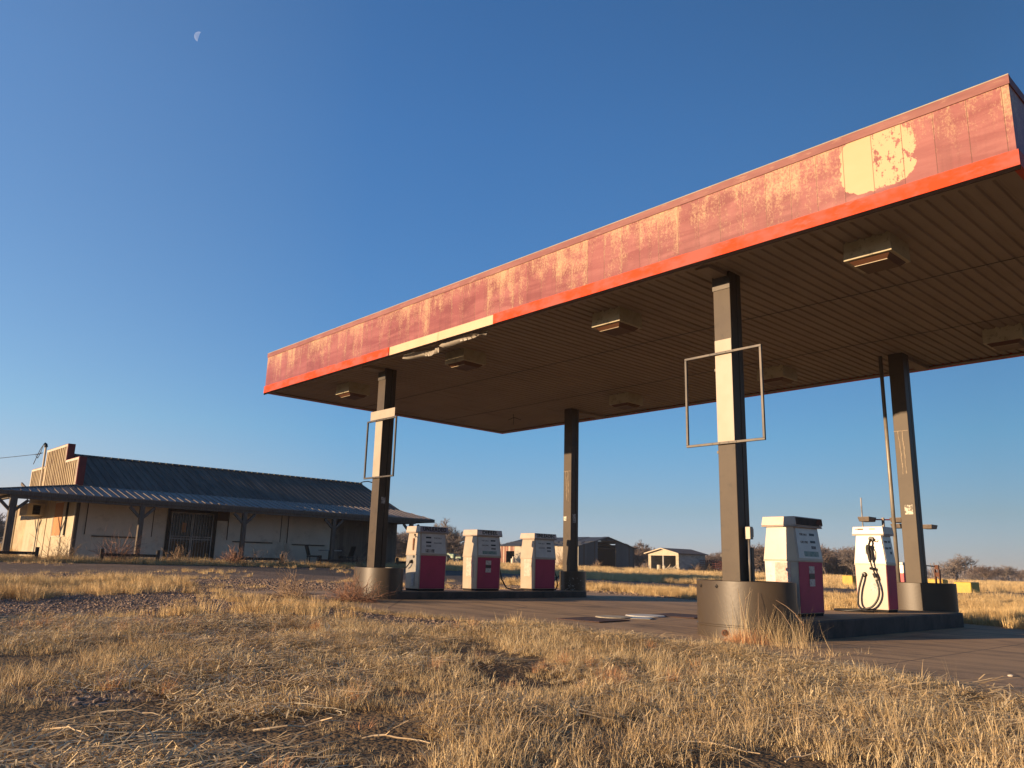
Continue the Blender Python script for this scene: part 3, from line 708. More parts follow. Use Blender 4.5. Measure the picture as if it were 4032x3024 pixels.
lab = ['white and red pump lettered UNLEADED beside the left front guard', 'white and red pump lettered DIESEL in the middle of the far island',
       'white and red pump with worn UNLEADEC lettering before the small rear guard', 'white and red pump with a broken lid just behind the large near guard', 'white pump with nozzle and looping black hose facing the camera on the near island']
p1 = pump((4.30, 2.01, .24), lab[0], 'galv', 'UNLEADED', mirror=False, name_band='sign_band_dark', logo=((-.02,.22,.79,.86), 'grey_sticker'))
p2 = pump((4.30, 3.58, .24), lab[1], 'white', 'DIESEL', mirror=True, notice=(-.12,.13,.30,.71,'pink_paper'), sticker=(-.10,.06,.40,.66), logo=((-.20,.22,.80,.87), 'teal_paper'))
p3 = pump((4.30, 5.375, .24), lab[2], 'white', 'UNLEADEC', mirror=True, notice=(-.12,.12,.32,.72,'pink_paper'), logo=((-.05,.2,.80,.86), 'dial'))
p4 = pump((12.67, 2.17, .24), lab[3], 'galv', None, mirror=True, broken=True, notice=(-.09,.14,.10,.715,'pink_paper'), sticker=(-.06,.09,.40,.67), logo=((-.16,.24,.80,.87), 'teal_paper'))
p5 = pump((12.67, 4.805, .24), lab[4], 'white', None, fy=.185/.352, notice=(-.02,.16,.33,.47,'paper'), mirror=True)
MB().box((p4.location.x-.24, 1.813, .985-.03), (p4.location.x-.0, 1.8145, .975)).build('seam', MT['galv'], p4)
# far-side blank sign band on p5, rusty chips on its lid
MB().box((-.16,-.205,1.285),(-.07,-.198,1.305)).box((-.20,-.205,1.29),(-.17,-.198,1.30)).box((.03,-.204,1.29),(.12,-.198,1.303)).build('rust_chip', MT['rust'], p5, local=True)
# nozzle and hose of p5 (local coordinates)
def nozzle_set(t, mirrorx=1):
    u = MB().tube([(.05, uplean(1.13)+.005, 1.14), (.05, uplean(1.13)-.035, 1.14)], .040, 16).build('holster_socket', MT['black'], t, smooth=False, local=True)
    MB().tube([(.10, -.36, 1.10), (.12, -.40, 1.10), (.135,-.41,1.12),(.13,-.40,1.135)], .008, 6).build('hook', MT['frame'], t, local=True)
    nz = MB(); y = -.43
    nz.tube([(.05,-.385,1.13),(.045,y+.01,1.08),(.03,y,1.03)], .017, 10)
    nz.tube([(.03,y,1.04),(.015,y,.97),(.03,y,.88),(.04,y,.80)], .036, 12, .026)
    nz.box((-.015,y-.022,.90),(.02,y+.022,1.02)); nz.tube([(.055,y,.99),(.078,y,.93),(.072,y,.84),(.05,y,.80)], .009, 8)
    nz.tube([(.03,y,.80),(.045,y,.78)], .022, 10)
    nz.build('nozzle', MT['black'], t, bevel=.003, local=True)
    MB().tube([(.045,y,.78),(.05,y+.01,.72),(.075,y+.02,.64),(.085,y+.02,.60)], .013, 8).build('whip_hose', MT['black'], t, smooth=True, local=True)
    MB().tube([(.02,y+.03,.675),(.09,y,.665)], .022, 10).tube([(.075,y+.02,.60),(.10,y+.02,.53)], .028, 10).build('breakaway', MT['black'], t, local=True)
    MB().tube([(.10,y+.02,.53),(.105,y+.02,.50)], .026, 10).build('collar', MT['paletrim'], t, local=True)
    MB().tube([(-.10,-.345,.575),(-.10,-.40,.58)], .045, 14, .030).build('hose_outlet', MT['black'], t, local=True)
    ctrl = [(-.10,-.40,.58),(-.125,-.42,.50),(-.175,-.42,.35),(-.20,-.42,.20),(-.19,-.44,.09),(-.10,-.47,.03),(.02,-.50,.018),(.10,-.60,.018),(-.05,-.72,.018),(-.30,-.75,.018),(-.47,-.68,.018),(-.48,-.58,.02),(-.35,-.50,.025),(-.15,-.46,.035),(.0,-.44,.07),(.09,-.43,.16),(.135,-.42,.27),(.135,-.41,.38),(.115,-.41,.46),(.105,-.41,.50)]
    P = [Vector(c) for c in ctrl]; pts = []
    for i in range(len(P)-1):
        a, b, c, d = P[max(i-1,0)], P[i], P[i+1], P[min(i+2,len(P)-1)]
        for k in range(6):
            s = k/6; pts.append(.5*((2*b)+(-a+c)*s+(2*a-5*b+4*c-d)*s*s+(-a+3*b-3*c+d)*s**3))
    pts.append(P[-1])
    MB().tube(pts, .016, 10).build('hose', MT['black'], t, smooth=True, local=True)
before = set(p5.children); nozzle_set(p5)
for ch in p5.children:
    if ch not in before: ch.data.transform(Matrix.Translation((0, .167, 0)))
# p1: empty holster slot, short hose end
MB().tube([(.03, uplean(1.13)-.001, 1.15), (.03, uplean(1.13)-.012, 1.15)], .022, 12).build('holster_socket', MT['dark'], p1, local=True)
sl_ = MB().box((-.015, uplean(.95)-.012, .83), (.03, uplean(1.08)+.02, 1.08)).build('nozzle_slot', MT['rust'], p1, local=True, bevel=.004)
MB().tube([(.07,-.35,1.12),(.09,-.39,1.11),(.10,-.395,1.09)], .008, 6).build('hook', MT['frame'], p1, local=True)
MB().tube([(-.03,-.35,.60),(-.03,-.40,.585)], .04, 12, .03).tube([(.03,-.352,.70),(.03,-.36,.70)], .03, 10).build('hose_outlet', MT['black'], p1, local=True)
MB().tube([(-.03,-.40,.585),(-.06,-.42,.53),(-.12,-.42,.48),(-.17,-.41,.46)], .013, 8).build('hose', MT['black'], p1, smooth=True, local=True)
MB().box((-.03,-.3555,.22),(.07,-.3528,.33)).box((-.03,-.3555,.33+.004),(.07,-.3528,.36)).box((-.03,-.3555,.10),(.07,-.3528,.215)).build('notice', MT['paper'], p1, local=True)
# hoses leaving the far side of p2 and p3
MB().tube([(.12,.35,.62),(.14,.42,.50),(.14,.50,.25),(.13,.66,.06),(.12,.90,.018),(.10,1.25,.018)], .016, 8).build('hose', MT['black'], p2, smooth=True, local=True)
MB().tube([(.12,.35,.60),(.14,.43,.45),(.15,.50,.30),(.12,.56,.12),(.10,.52,.02),(-.05,.48,.018)], .016, 8).tube([(.13,.60,.35),(.12,.47,.24),(.10,.42,.18)], .014, 8).build('hose', MT['black'], p3, smooth=True, local=True)
# ---------------------------------------------------------------- tank covers and debris on the slab
def lid(x, y, r, mat, label, square=False, rz=0):
    z = float(T0(x, y))+.012
    if square:
        mb = MB()
        c, s = math.cos(rz), math.sin(rz); pts = [(x+(a*c-b*s)*r, y+(a*s+b*c)*r) for a, b in ((-1,-1),(1,-1),(1,1),(-1,1))]
        mb.prism(pts, z+.002, z+.012, 'z'); o = mb.build('cover_plate', mat)
    else:
        mb = MB().tube([(x, y, z), (x, y, z+.016)], r, 28, r*.93); o = mb.build('manhole_cover', mat, bevel=.006)
        mb = MB()
    tag(o, label, 'tank cover'); return o
MT['mhcream'] = pmat('worn_cream_lid', (.50,.44,.32), .7, col2=(.36,.30,.22), scale=10, bump=.4, bscale=30)
MT['mhwhite'] = pmat('white_lid', (.70,.68,.62), .6, col2=(.55,.52,.47), scale=10, bump=.4, bscale=30)
MT['rustplate'] = pmat('rusty_plate', (.09,.04,.028), .8, col2=(.05,.028,.022), scale=7, bump=.3)
lid(9.77, 1.71, .30, MT['mhcream'], 'worn cream round tank cover in the slab, left one')
lid(9.75, 2.55, .34, MT['mhwhite'], 'white round tank cover in the slab, right one')
lid(10.02, .93, .40, MT['rustplate'], 'dark sunken square plate left of the cream tank cover', True, .1)
lid(9.95, 3.30, .46, MT['rustplate'], 'rusty square plate right of the white tank cover', True, .15)
lid(10.10, 1.98, .18, MT['galv'], 'small grey plate between the two round tank covers', True, .5)
MT['stone'] = pmat('pale_stone', (.55,.48,.38), .8, col2=(.40,.34,.27), scale=20)
def stone(x, y, r, lab):
    mb = MB(); n = 8; rr = random.Random(int(x*100))
    for i, (zz, k) in enumerate(((0,.8),(.45,1.),(.8,.6))):
        for j in range(n): 
            t = 2*math.pi*j/n; q = r*k*rr.uniform(.85,1.15); mb.v.append((x+q*math.cos(t)*1.3, y+q*math.sin(t), float(T0(x,y))+.012+zz*r))
    for i in range(2):
        for j in range(n): mb.f.append((i*n+j, i*n+(j+1)%n, (i+1)*n+(j+1)%n, (i+1)*n+j))
    mb.f.append(tuple(range(2*n,3*n)))
    tag(mb.build('stone', MT['stone'], smooth=True), lab, 'stone', 'pale stones lying on the slab')
stone(16.05, -.55, .02, 'pale stone on the slab near the right edge, the closer of two'); stone(16.35, .55, .022, 'pale stone on the slab near the right edge, the farther of two')
# ---------------------------------------------------------------- store
GZ = .55
st = empty('store', (-16, 7.7, GZ), 'long low wooden store with a stepped false front and dark metal roof', 'store')
S_ = dict(parent=st)
MB().prism([(-24,.24),(-16,.24),(-16,11.62),(-24,11.62)], .3, 3.34, 'z').build('wall', MT['storewall_e'], **S_)
MB().box((-24, 11.625, .3), (-16, 15.2, 3.34)).build('wall', MT['oldboards'], label='unpainted dark board wall at the north end', **S_)
MB().box((-23.98, .20, .3), (-15.995, .236, 3.40)).build('wall', MT['storewall_s'], label='sunlit cream wall below the false front', **S_)
MT['stained'] = pmat('stained_cream_wall', (.50,.40,.25), .85, col2=(.36,.28,.17), scale=1.2, dirt=(.10,.09,.06), t=(.4,.6))
MB().box((-26.2, .22, .3), (-24.0, 3.2, 3.0)).build('lean_to_wall', MT['stained'], label='stained wall of the lean-to beside the cooler', **S_)
MB().box((-26.3, .16, .5), (-26.1, .22, 3.0)).build('corner_trim', MT['paletrim'], **S_)
MB().box((-16.13, .165, .5), (-15.99, .20, 3.36)).build('corner_trim', MT['paletrim'], **S_)
MB().box((-15.993, .20, .5), (-15.96, .32, 3.30)).build('corner_trim', MT['wood'], **S_)
# gable infill
MB().prism([(.24+0,3.34),(0,0)] and [(-24,3.345),(-16,3.345),(-20,4.93)], .36, .40, 'y').prism([(-24,3.345),(-16,3.345),(-20,4.93)], 15.16, 15.2, 'y').build('gable', MT['oldboards'], **S_)
ffp = [(-23.8,3.40),(-16.2,3.40),(-16.2,4.53),(-18.14,4.53),(-18.14,5.22),(-21.45,5.22),(-21.45,4.52),(-23.8,4.52)]
ff = MB().prism(ffp, .10, .30, 'y').build('false_front', MT['falsefront'], **S_)
bt = MB()
for k in range(27):
    x = -23.6+k*.28
    if x > -16.3: break
    zt = 5.12 if -21.36 < x < -18.25 else 4.43
    if abs(x+21.4) < .08 or abs(x+18.18) < .09: continue
    bt.box((x-.03,.062,3.41),(x+.03,.0995,zt))
bt.build('batten', MT['falsefront'], parent=ff)
tm = MB(); ed = [(p, ffp[(i+1)%8]) for i, p in enumerate(ffp)]
for (xa, za), (xb, zb) in ed[2:]+[]:
    pass
tm.box((-18.14,.075,4.44),(-16.2,.099,4.53)); tm.box((-21.45,.075,5.13),(-18.14,.099,5.22)); tm.box((-23.8,.075,4.43),(-21.45,.099,4.52)); tm.box((-16.29,.075,3.42),(-16.2,.099,4.438)); tm.box((-18.23,.075,4.54),(-18.14,.099,5.128)); tm.box((-23.8,.075,3.42),(-23.71,.099,4.428)); tm.box((-21.45,.075,4.53),(-21.36,.099,5.128))
tm.build('pale_edging', MT['paletrim'], parent=ff)
rd = MB(); rd.box((-16.197,.09,3.42),(-16.15,.36,4.55)); rd.box((-18.137,.09,4.552),(-18.09,.36,5.24)); rd.box((-18.088,.09,4.533),(-16.2,.36,4.552)); rd.box((-21.47,.09,5.222),(-18.14,.36,5.242)); rd.box((-23.82,.09,4.522),(-21.5,.36,4.542))
rd.build('red_edging', MT['redtrim'], parent=ff)
# main roof, ribs every 0.3 m
def roof_plane(mb, a, b, c, d, th=.04):
    """a,b along the eave, c,d along the top (c above b)"""
    vs = [Vector(p) for p in (a, b, c, d)]
    mb.hexa([tuple(v) for v in vs]+[tuple(v+Vector((0,0,th))) for v in vs])
rf = MB(); roof_plane(rf, (-15.96,.37,3.34), (-15.96,15.35,3.34), (-20,15.35,4.97), (-20,.37,4.97)); roof_plane(rf, (-24.04,15.35,3.34), (-24.04,.37,3.34), (-20,.37,4.97), (-20,15.35,4.97))
y = .5
while y < 15.35:
    for sx in (1, -1):
        rf.beam((-20+sx*4.02, y, 3.345+.045), (-20+sx*.12, y, 4.925+.055), .035, .03)
    y += .30
mr = rf.build('roof', MT['roofmetal'], **S_)
rc = MB(); rc.hexa([(-19.8,.36,4.945),(-19.8,15.37,4.945),(-20,15.37,5.03),(-20,.36,5.03),(-19.8,.36,4.965),(-19.8,15.37,4.965),(-20,15.37,5.05),(-20,.36,5.05)]); rc.hexa([(-20.2,15.37,4.945),(-20.2,.36,4.945),(-20,.36,5.03),(-20,15.37,5.03),(-20.2,15.37,4.965),(-20.2,.36,4.965),(-20,.36,5.05),(-20,15.37,5.05)])
y = .5
while y < 15.3: rc.box((-19.86,y-.03,4.975),(-19.72,y+.03,5.02)); y += .30
rc.build('ridge_cap', MT['roofmetal'], parent=mr)
# porch roof with hips
EX, NY, SY, ZE, ZP = -14.2, 16.22, -2.95, 2.905, 3.37
pr = MB()
roof_plane(pr, (EX,SY,ZE),(EX,NY,ZE),(-15.99,15.3,ZP),(-15.99,.09,ZP), .025)
roof_plane(pr, (-26.4,SY,ZE),(EX,SY,ZE),(-15.99,.09,ZP),(-24.5,.09,ZP), .025)
roof_plane(pr, (EX,NY,ZE),(-25.8,NY,ZE),(-24,15.3,ZP),(-15.99,15.3,ZP), .025)
y = SY+.25
while y < NY-.1:
    if y < .09: f = (y-SY)/(.09-SY)
    elif y > 15.3: f = (NY-y)/(NY-15.3)
    else: f = 1.
    xt = EX+(-15.99-EX)*f; zt_ = ZE+(ZP-ZE)*f
    pr.beam((EX+.02, y, ZE+.030), (xt, y, zt_+.035), .035, .032); y += .30
x = -14.5
while x > -26:
    f = min(1, (EX-x)/(EX+15.99)) if x > -15.99 else 1
    pr.beam((x, SY-.02, ZE+.030), (x, SY+(.09-SY)*f, ZE+(ZP-ZE)*f+.035), .035, .032); x -= .30
pr.hexa([(EX-.05,SY-.0,ZE+.025),(EX+.03,SY+.05,ZE+.025),(-15.95,.12,ZP+.03),(-16.05,.06,ZP+.03),(EX-.05,SY,ZE+.06),(EX+.03,SY+.05,ZE+.06),(-15.95,.12,ZP+.07),(-16.05,.06,ZP+.07)])
po = pr.build('porch_roof', MT['porchmetal'], **S_)
fb = MB(); fb.box((EX-.05,SY,ZE-.13),(EX,NY,ZE-.003)); fb.box((-26.4,SY,ZE-.13),(EX-.055,SY+.05,ZE-.003)); fb.box((-25.8,NY-.05,ZE-.13),(EX-.055,NY,ZE-.003))
fb.build('eave_board', MT['wood'], parent=po)
bm2 = MB(); bm2.box((-14.40,-2.4,2.66),(-14.26,15.1,2.80)); bm2.box((-24.8,-2.42,2.66),(-14.42,-2.28,2.80)); bm2.box((-24,14.9,2.66),(-14.42,15.04,2.80))
y = -1.8
while y < 15: bm2.hexa([(-14.3,y,2.81),(-14.3,y+.05,2.81),(-16,y+.05,3.24),(-16,y,3.24),(-14.3,y,2.90),(-14.3,y+.05,2.90),(-16,y+.05,3.35),(-16,y,3.35)]); y += 1.2
bm2.build('porch_beam', MT['wood'], parent=po)
def porch_post(x, y, lab=None, big=.14, along='y'):
    p = MB().box((x-big/2,y-big/2,.35),(x+big/2,y+big/2,2.66)).build('porch_post', MT['wood'], bevel=.006, label=lab, **S_)
    for s in (1,-1):
        q = MB()
        if along == 'y': q.beam((x,y+s*.05,2.22),(x,y+s*.46,2.62),.10,.10)
        else: q.beam((x+s*.05,y,2.10),(x+s*.58,y,2.62),.09,.09)
        q.build('brace', MT['wood'], parent=p)
for k, yy in enumerate((-2.27, 2.10, 6.27, 10.55, 14.88)): porch_post(-14.33, yy, 'thick corner post of the south porch' if k == 0 else None, .22 if k == 0 else .17)
for xx in (-18.6, -22.6): porch_post(xx, -2.35, along='x')
# porch deck
dk = MB(); dk.prism([(-15.99,.19),(-15.99,15.2),(-24,15.2),(-24,15.95),(-14.05,15.95),(-14.05,-2.6),(-24.5,-2.6),(-24.5,.15),(-16.1,.15)], .40, .565, 'z'); dk.build('porch_deck', MT['wood'], **S_)
# covered windows on the long wall
def cover(y0, y1, z0, z1):
    c_ = MB().box((-15.995,y0,z0),(-15.972,y1,z1)).build('window_cover', MT['plainwall'], **S_)
    MB().box((-15.994,y0-.03,z0-.005),(-15.964,y0-.003,z1)).box((-15.994,y1+.003,z0),(-15.964,y1+.03,z1)).build('jamb', MT['darkwood'], parent=c_)
    MB().box((-15.994,y0+.25,z0-.075),(-15.93,y1-.35,z0-.035)).build('ledge', MT['darkwood'], parent=c_)
cover(.62,3.10,1.55,2.80); cover(6.32,8.78,1.55,2.80); cover(9.16,11.42,1.52,2.75)
MT['bars'] = pmat('security_bars', (.42,.40,.37), .5, .2, col2=(.20,.19,.18), bump=0)
MT['doorglass'] = pmat('dark_door_glass', (.022,.018,.015), .25, bump=0)
MT['interior'] = pmat('brown_board_inside_door', (.13,.075,.035), .8, scale=2)
dr = MB().box((-15.994,3.68,.56),(-15.93,3.80,2.74)).box((-15.994,5.64,.56),(-15.93,5.78,2.74)).box((-15.994,3.80,2.63),(-15.93,5.64,2.74)).build('door_frame', MT['darkwood'], **S_)
for a, b in ((3.83,4.71),(4.73,5.61)):
    d = MB().box((-15.992,a,.60),(-15.965,b,2.60)).build('door', MT['doorglass'], label='dark glass door behind white security bars', **S_)
    br = MB()
    for yy in (a+.02, b-.02): br.box((-15.945,yy-.02,.60),(-15.915,yy+.02,2.60))
    for zz in (.66, 1.52, 1.62, 2.58): br.box((-15.942,a+.04,zz-.015),(-15.918,b-.04,zz+.015))
    yy = a+.11
    while yy < b-.05: br.box((-15.936,yy-.007,.675),(-15.924,yy+.007,2.565)); yy += .12
    br.build('security_bars', MT['bars'], parent=d)
    MB().box((-15.9645,a+.14,.70),(-15.960,b-.16,1.42)).build('board_behind_glass', MT['interior'], parent=d)
    if a < 4:
        nb = MB().box((-15.958,4.30,1.80),(-15.953,4.48,2.18)).build('notice', MT['ply'], parent=d)
MB().box((-15.992,5.80,2.35),(-15.985,6.28,2.80)).build('bare_patch', MT['interior'], **S_)
# south wall window, trim boards
MT['paleboard'] = pmat('pale_board', (0.540,0.465,0.345), .75, col2=(0.465,0.390,0.285), scale=3)
pw = MB().box((-19.0,.172,1.50),(-17.75,.198,2.82)).build('window_cover', MT['ply'], label='orange plywood over the south window', **S_)
MB().box((-17.745,.172,1.50),(-17.25,.196,2.80)).build('pale_board', MT['paleboard'], parent=pw)
MB().box((-17.24,.150,1.50),(-17.10,.198,2.80)).build('dark_gap', MT['dark'], parent=pw)
MB().box((-19.06,.160,1.45),(-17.1,.198,1.495)).box((-19.06,.160,2.82),(-17.1,.198,2.87)).box((-19.06,.16,1.496),(-19.002,.198,2.818)).build('window_trim', MT['paletrim'], parent=pw)
MB().box((-20.30,.17,.6),(-20.24,.198,3.3)).box((-21.4,.17,.6),(-21.34,.198,2.4)).box((-19.2,.17,.6),(-19.17,.198,3.3)).box((-17.6,.17,.6),(-17.57,.198,1.44)).build('batten', MT['paletrim'], **S_)
ac = MB().box((-22.3,-.45,2.36),(-20.9,.199,2.40)).box((-22.3,-.45,2.80),(-20.9,.199,2.86)).box((-22.3,-.45,2.405),(-20.9,-.40,2.795)).box((-22.3,-.395,2.405),(-22.25,.199,2.795)).box((-20.95,-.395,2.405),(-20.9,-.25,2.795)).box((-20.95,.05,2.405),(-20.9,.199,2.795)).build('cooler', MT['paleboard'], label='boxy cooler sticking out of the south wall', **S_)
lv = MB()
for k in range(5): lv.hexa([(-20.95,-.245,2.43+k*.075),(-20.91,-.245,2.42+k*.075),(-20.91,.045,2.42+k*.075),(-20.95,.045,2.43+k*.075),(-20.95,-.245,2.445+k*.075),(-20.91,-.245,2.435+k*.075),(-20.91,.045,2.435+k*.075),(-20.95,.045,2.445+k*.075)])
lv.box((-21.9,-.35,2.42),(-21.2,.15,2.78)); lv.build('louvre', MT['darkwood'], parent=ac)
# service mast and drop wire
ms = MB().tube([(-21.68,.06,3.4),(-21.70,.05,5.42)], .045, 10).build('service_mast', MT['paletrim'], **S_)
MB().tube([(-21.70,.05,5.40),(-21.70,.03,5.52),(-21.72,-.03,5.56)], .085, 10, .06).build('weatherhead', MT['black'], parent=ms)
wl = MB(); wl.tube([(-21.9,-.02,5.15),(-22.3,-.05,5.13),(-22.7,-.1,5.14)], .022, 6)
wl.tube([(-21.74,-.05,5.5),(-21.95,-.1,5.3),(-22.15,-.15,5.0),(-22.4,-.15,4.82),(-22.75,-.12,4.70)], .016, 6); wl.tube([(-21.74,-.05,5.5),(-21.82,-.1,5.15),(-22.0,-.12,4.97),(-22.2,-.1,4.93),(-22.5,-.1,5.05),(-22.65,-.1,5.07)], .014, 6)
wl.build('loose_cable', MT['wire'], parent=ms)
pw_ = MB(); pts = [(-22.3-s*40, -.05-s*12, 5.13-1.2*s*(1-s)*1.3+s*.9) for s in np.linspace(0, 1, 24)]
pw_.tube(pts, .013, 6); tag(pw_.build('power_line', MT['wire']), 'thin overhead wire running left from the store mast', 'power line')
# gooseneck lamp at the far ridge end
gl = MB().tube([(-19.98,15.2,4.98),(-19.9,15.45,5.1),(-19.8,15.7,5.14),(-19.7,15.95,5.08),(-19.66,16.02,5.08)], .028, 8).build('gooseneck_lamp', MT['frame'], **S_)
MB().tube([(-19.66,16.02,5.28),(-19.66,16.03,5.16)], .03, 10, .05).tube([(-19.66,16.03,5.16),(-19.66,16.04,5.0),(-19.66,16.04,4.92)], .05, 12, .15).build('lamp_shade', MT['frame'], parent=gl)
# hitching rails in front of the porch
def rail(y0, y1, lab, x=-12.95):
    g = tz(x, (y0+y1)/2)
    t = empty('hitching_rail', (x, (y0+y1)/2, g), lab, 'hitching rail', 'low dark rails in front of the store')
    for yy in (y0, y1): MB().box((x-.055,yy-.055,g-.2),(x+.055,yy+.055,g+.50)).build('post', MT['darkwood'], t, bevel=.006)
    MB().box((x-.035,y0+.058,g+.24),(x+.035,y1-.058,g+.34)).build('crossbar', MT['darkwood'], t, bevel=.004)
rail(-4.3, -1.6, 'dark wooden rail running off the left edge before the south porch')
rail(.46, 2.42, 'dark wooden rail left of the barred doors, in dry weeds')
rail(5.4, 7.42, 'dark wooden rail just right of the barred doors')
rail(9.2, 11.1, 'dark wooden rail in front of the porch chairs')
rail(13.2, 15.0, 'dark wooden rail at the far right end of the store')
# chairs and table on the porch
def chair(x, y, rz, lab):
    t = empty('porch_chair', (x, y, .565), lab, 'chair', 'dark chairs on the porch', rz); K = dict(parent=t, local=True)
    MB().box((-.26,-.27,.36),(.26,.27,.43)).build('seat', MT['black'], bevel=.01, **K)
    MB().hexa([(-.26,-.27,.44),(-.20,-.27,.44),(-.20,.27,.44),(-.26,.27,.44),(-.40,-.27,.90),(-.35,-.27,.90),(-.35,.27,.90),(-.40,.27,.90)]).build('backrest', MT['black'], bevel=.01, **K)
    for a in (-.23,.23):
        for b in (-.24,.24): MB().box((a-.02,b-.02,0),(a+.02,b+.02,.358)).build('leg', MT['black'], **K)
chair(-14.95, 10.0, 1.3, 'dark chair on the store porch, left of the small table'); chair(-14.95, 11.7, -1.7, 'dark chair on the store porch, right of the small table')
tb = empty('porch_table', (-15.0, 10.85, .565), 'small table with a pale edge between the porch chairs', 'table')
MB().box((-.35,-.42,.66),(.35,.42,.70)).build('tabletop', MT['bars'], tb, local=True)
MB().box((-.05,-.05,.0),(.05,.05,.659)).build('leg', MT['darkwood'], tb, local=True)
# ---------------------------------------------------------------- barn
def metalsheet(name, c1, c2, axis, c3=None, thr=.5, pitch=.9):
    m, nt, b = newmat(name); g = NG(nt); x = g.xyz()[axis]
    fl = g.math('FLOOR', g.math('DIVIDE', x, pitch)); wn = g.n('ShaderNodeTexWhiteNoise', noise_dimensions='1D'); g.link(fl, wn.inputs['W'])
    c = g.mix(wn.outputs[0], c1, c2)
    if c3:
        wn2 = g.n('ShaderNodeTexWhiteNoise', noise_dimensions='1D'); g.link(g.math('ADD', g.math('FLOOR', g.math('DIVIDE', x, pitch*.37)), 40.), wn2.inputs['W'])
        c = g.mix(g.math('GREATER_THAN', wn2.outputs[0], thr), c, c3)
    c = g.mix(g.ramp(g.noise(.9, 7, .7), [(.5,0.),(.7,.6)]), c, tuple(v*.55 for v in c1))
    g.link(c, b.inputs['Base Color']); b.inputs['Roughness'].default_value = .6
    g.bump(g.math('SINE', g.math('MULTIPLY', x, 2*math.pi/.15)), .5, .01); return m
BX, BY, BW, BL, BZ = -61.73, 78.56, 12.75, 17.3, .55
barn = empty('barn', (BX, BY, .8), 'large dark metal barn with a tall open doorway and patchy roof', 'barn')
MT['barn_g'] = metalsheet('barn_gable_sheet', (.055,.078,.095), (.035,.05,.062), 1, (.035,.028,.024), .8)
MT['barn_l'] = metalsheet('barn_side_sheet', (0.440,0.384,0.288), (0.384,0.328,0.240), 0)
MT['barn_r'] = metalsheet('rusty_mixed_boards', (.34,.12,.06), (.55,.44,.32), 0, (.20,.08,.045), .45, .55)
MT['barn_roof'] = metalsheet('barn_roof_sheet', (0.041,0.045,0.051), (0.030,0.034,0.038), 0)
ym = BY+BW/2; ze, zr = 3.78, 5.24
def gp(y, z): return (y, z)
gpoly_l = [(BY,BZ),(BY+4.2,BZ),(BY+4.2,4.70),(BY+4.2,4.74),(BY,3.78)]
MB().prism([(BY,BZ),(BY+4.2,BZ),(BY+4.2,4.72),(BY,3.78)], BX-.06, BX, 'x').build('wall', MT['barn_g'], barn, label='gable wall left of the barn doorway')
MB().prism([(BY+8.45,BZ),(BY+BW,BZ),(BY+BW,3.78),(BY+8.45,4.73)], BX-.06, BX, 'x').build('wall', MT['barn_g'], barn, label='gable wall right of the barn doorway')
MB().prism([(BY+4.2,4.66),(BY+8.45,4.66),(BY+8.45,4.74),(ym,5.20),(BY+4.2,4.73)], BX-.061, BX-.001, 'x').build('gable_top', MT['barn_g'], barn)
MB().box((BX-BL,BY,BZ),(BX-BL+1.7,BY+.06,3.78)).box((BX-BL+1.7,BY,2.9),(BX-BL+3.6,BY+.06,3.78)).build('wall', MT['barn_r'], barn, label='rust streaked boards at the barn\'s left end')
MB().box((BX-BL+3.6,BY,BZ),(BX-.07,BY+.06,3.78)).build('wall', MT['barn_l'], barn, label='sunlit pale side wall of the barn')
MB().box((BX-BL,BY+BW-.06,BZ),(BX-.07,BY+BW,3.78)).box((BX-BL,BY+.07,BZ),(BX-BL+.06,BY+BW-.07,3.78)).build('wall', MT['barn_g'], barn)
br_ = MB()
def bz(y): return ze+(zr-ze)*(1-abs(y-ym)/(BW/2))
holes = [(BX-2.6,BX-1.7,.30,.36),(BX-3.6,BX-2.9,.18,.24),(BX-5.1,BX-4.3,.30,.35),(BX-4.4,BX-3.2,.06,.10),(BX-6.6,BX-5.9,.2,.25),(BX-1.4,BX-.8,.42,.47)]
strips = [0,.06,.10,.18,.24,.30,.36,.42,.47,1.0]
xs_b = sorted({BX-BL-.2, BX+.35} | {h[0] for h in holes} | {h[1] for h in holes})
for a, b in zip(strips[:-1], strips[1:]):
    for xa, xb in zip(xs_b[:-1], xs_b[1:]):
        if any(h[0] <= xa < h[1] and h[2] <= a < h[3] for h in holes): continue
        ya, yb = BY-.3+(ym-BY+.3)*a, BY-.3+(ym-BY+.3)*b; za, zb = ze-.06+(zr-ze+.06)*a, ze-.06+(zr-ze+.06)*b
        br_.add([(xa,ya,za),(xb,ya,za),(xb,yb,zb),(xa,yb,zb)], [(0,1,2,3)])
for k in range(7):
    if k in (2, 4): continue
    ya, yb = BY+BW+.3-(BW/2+.3)*k/7, BY+BW+.3-(BW/2+.3)*(k+1)/7; za, zb = ze-.06+(zr-ze+.06)*k/7, ze-.06+(zr-ze+.06)*(k+1)/7
    br_.add([(BX-BL-.2,ya,za),(BX+.35,ya,za),(BX+.35,yb,zb),(BX-BL-.2,yb,zb)], [(0,1,2,3)])
for k, cuts in ((2, [(BX-3,BX-1.5),(BX-7,BX-6)]), (4, [(BX-4.5,BX-3),(BX-9,BX-8.2)])):
    ya, yb = BY+BW+.3-(BW/2+.3)*k/7, BY+BW+.3-(BW/2+.3)*(k+1)/7; za, zb = ze-.06+(zr-ze+.06)*k/7, ze-.06+(zr-ze+.06)*(k+1)/7
    ex = [BX-BL-.2]; 
    for c0, c1 in sorted(cuts): ex += [c0, c1]
    ex.append(BX+.35)
    for i in range(0, len(ex), 2): br_.add([(ex[i],ya,za),(ex[i+1],ya,za),(ex[i+1],yb,zb),(ex[i],yb,zb)], [(0,1,2,3)])
bro = br_.build('roof', MT['barn_roof'], barn); sm_ = bro.modifiers.new('thick', 'SOLIDIFY'); sm_.thickness = .05
MT['rafter'] = pmat('rafters', (.30,.25,.20), .8, bump=0)
ra = MB()
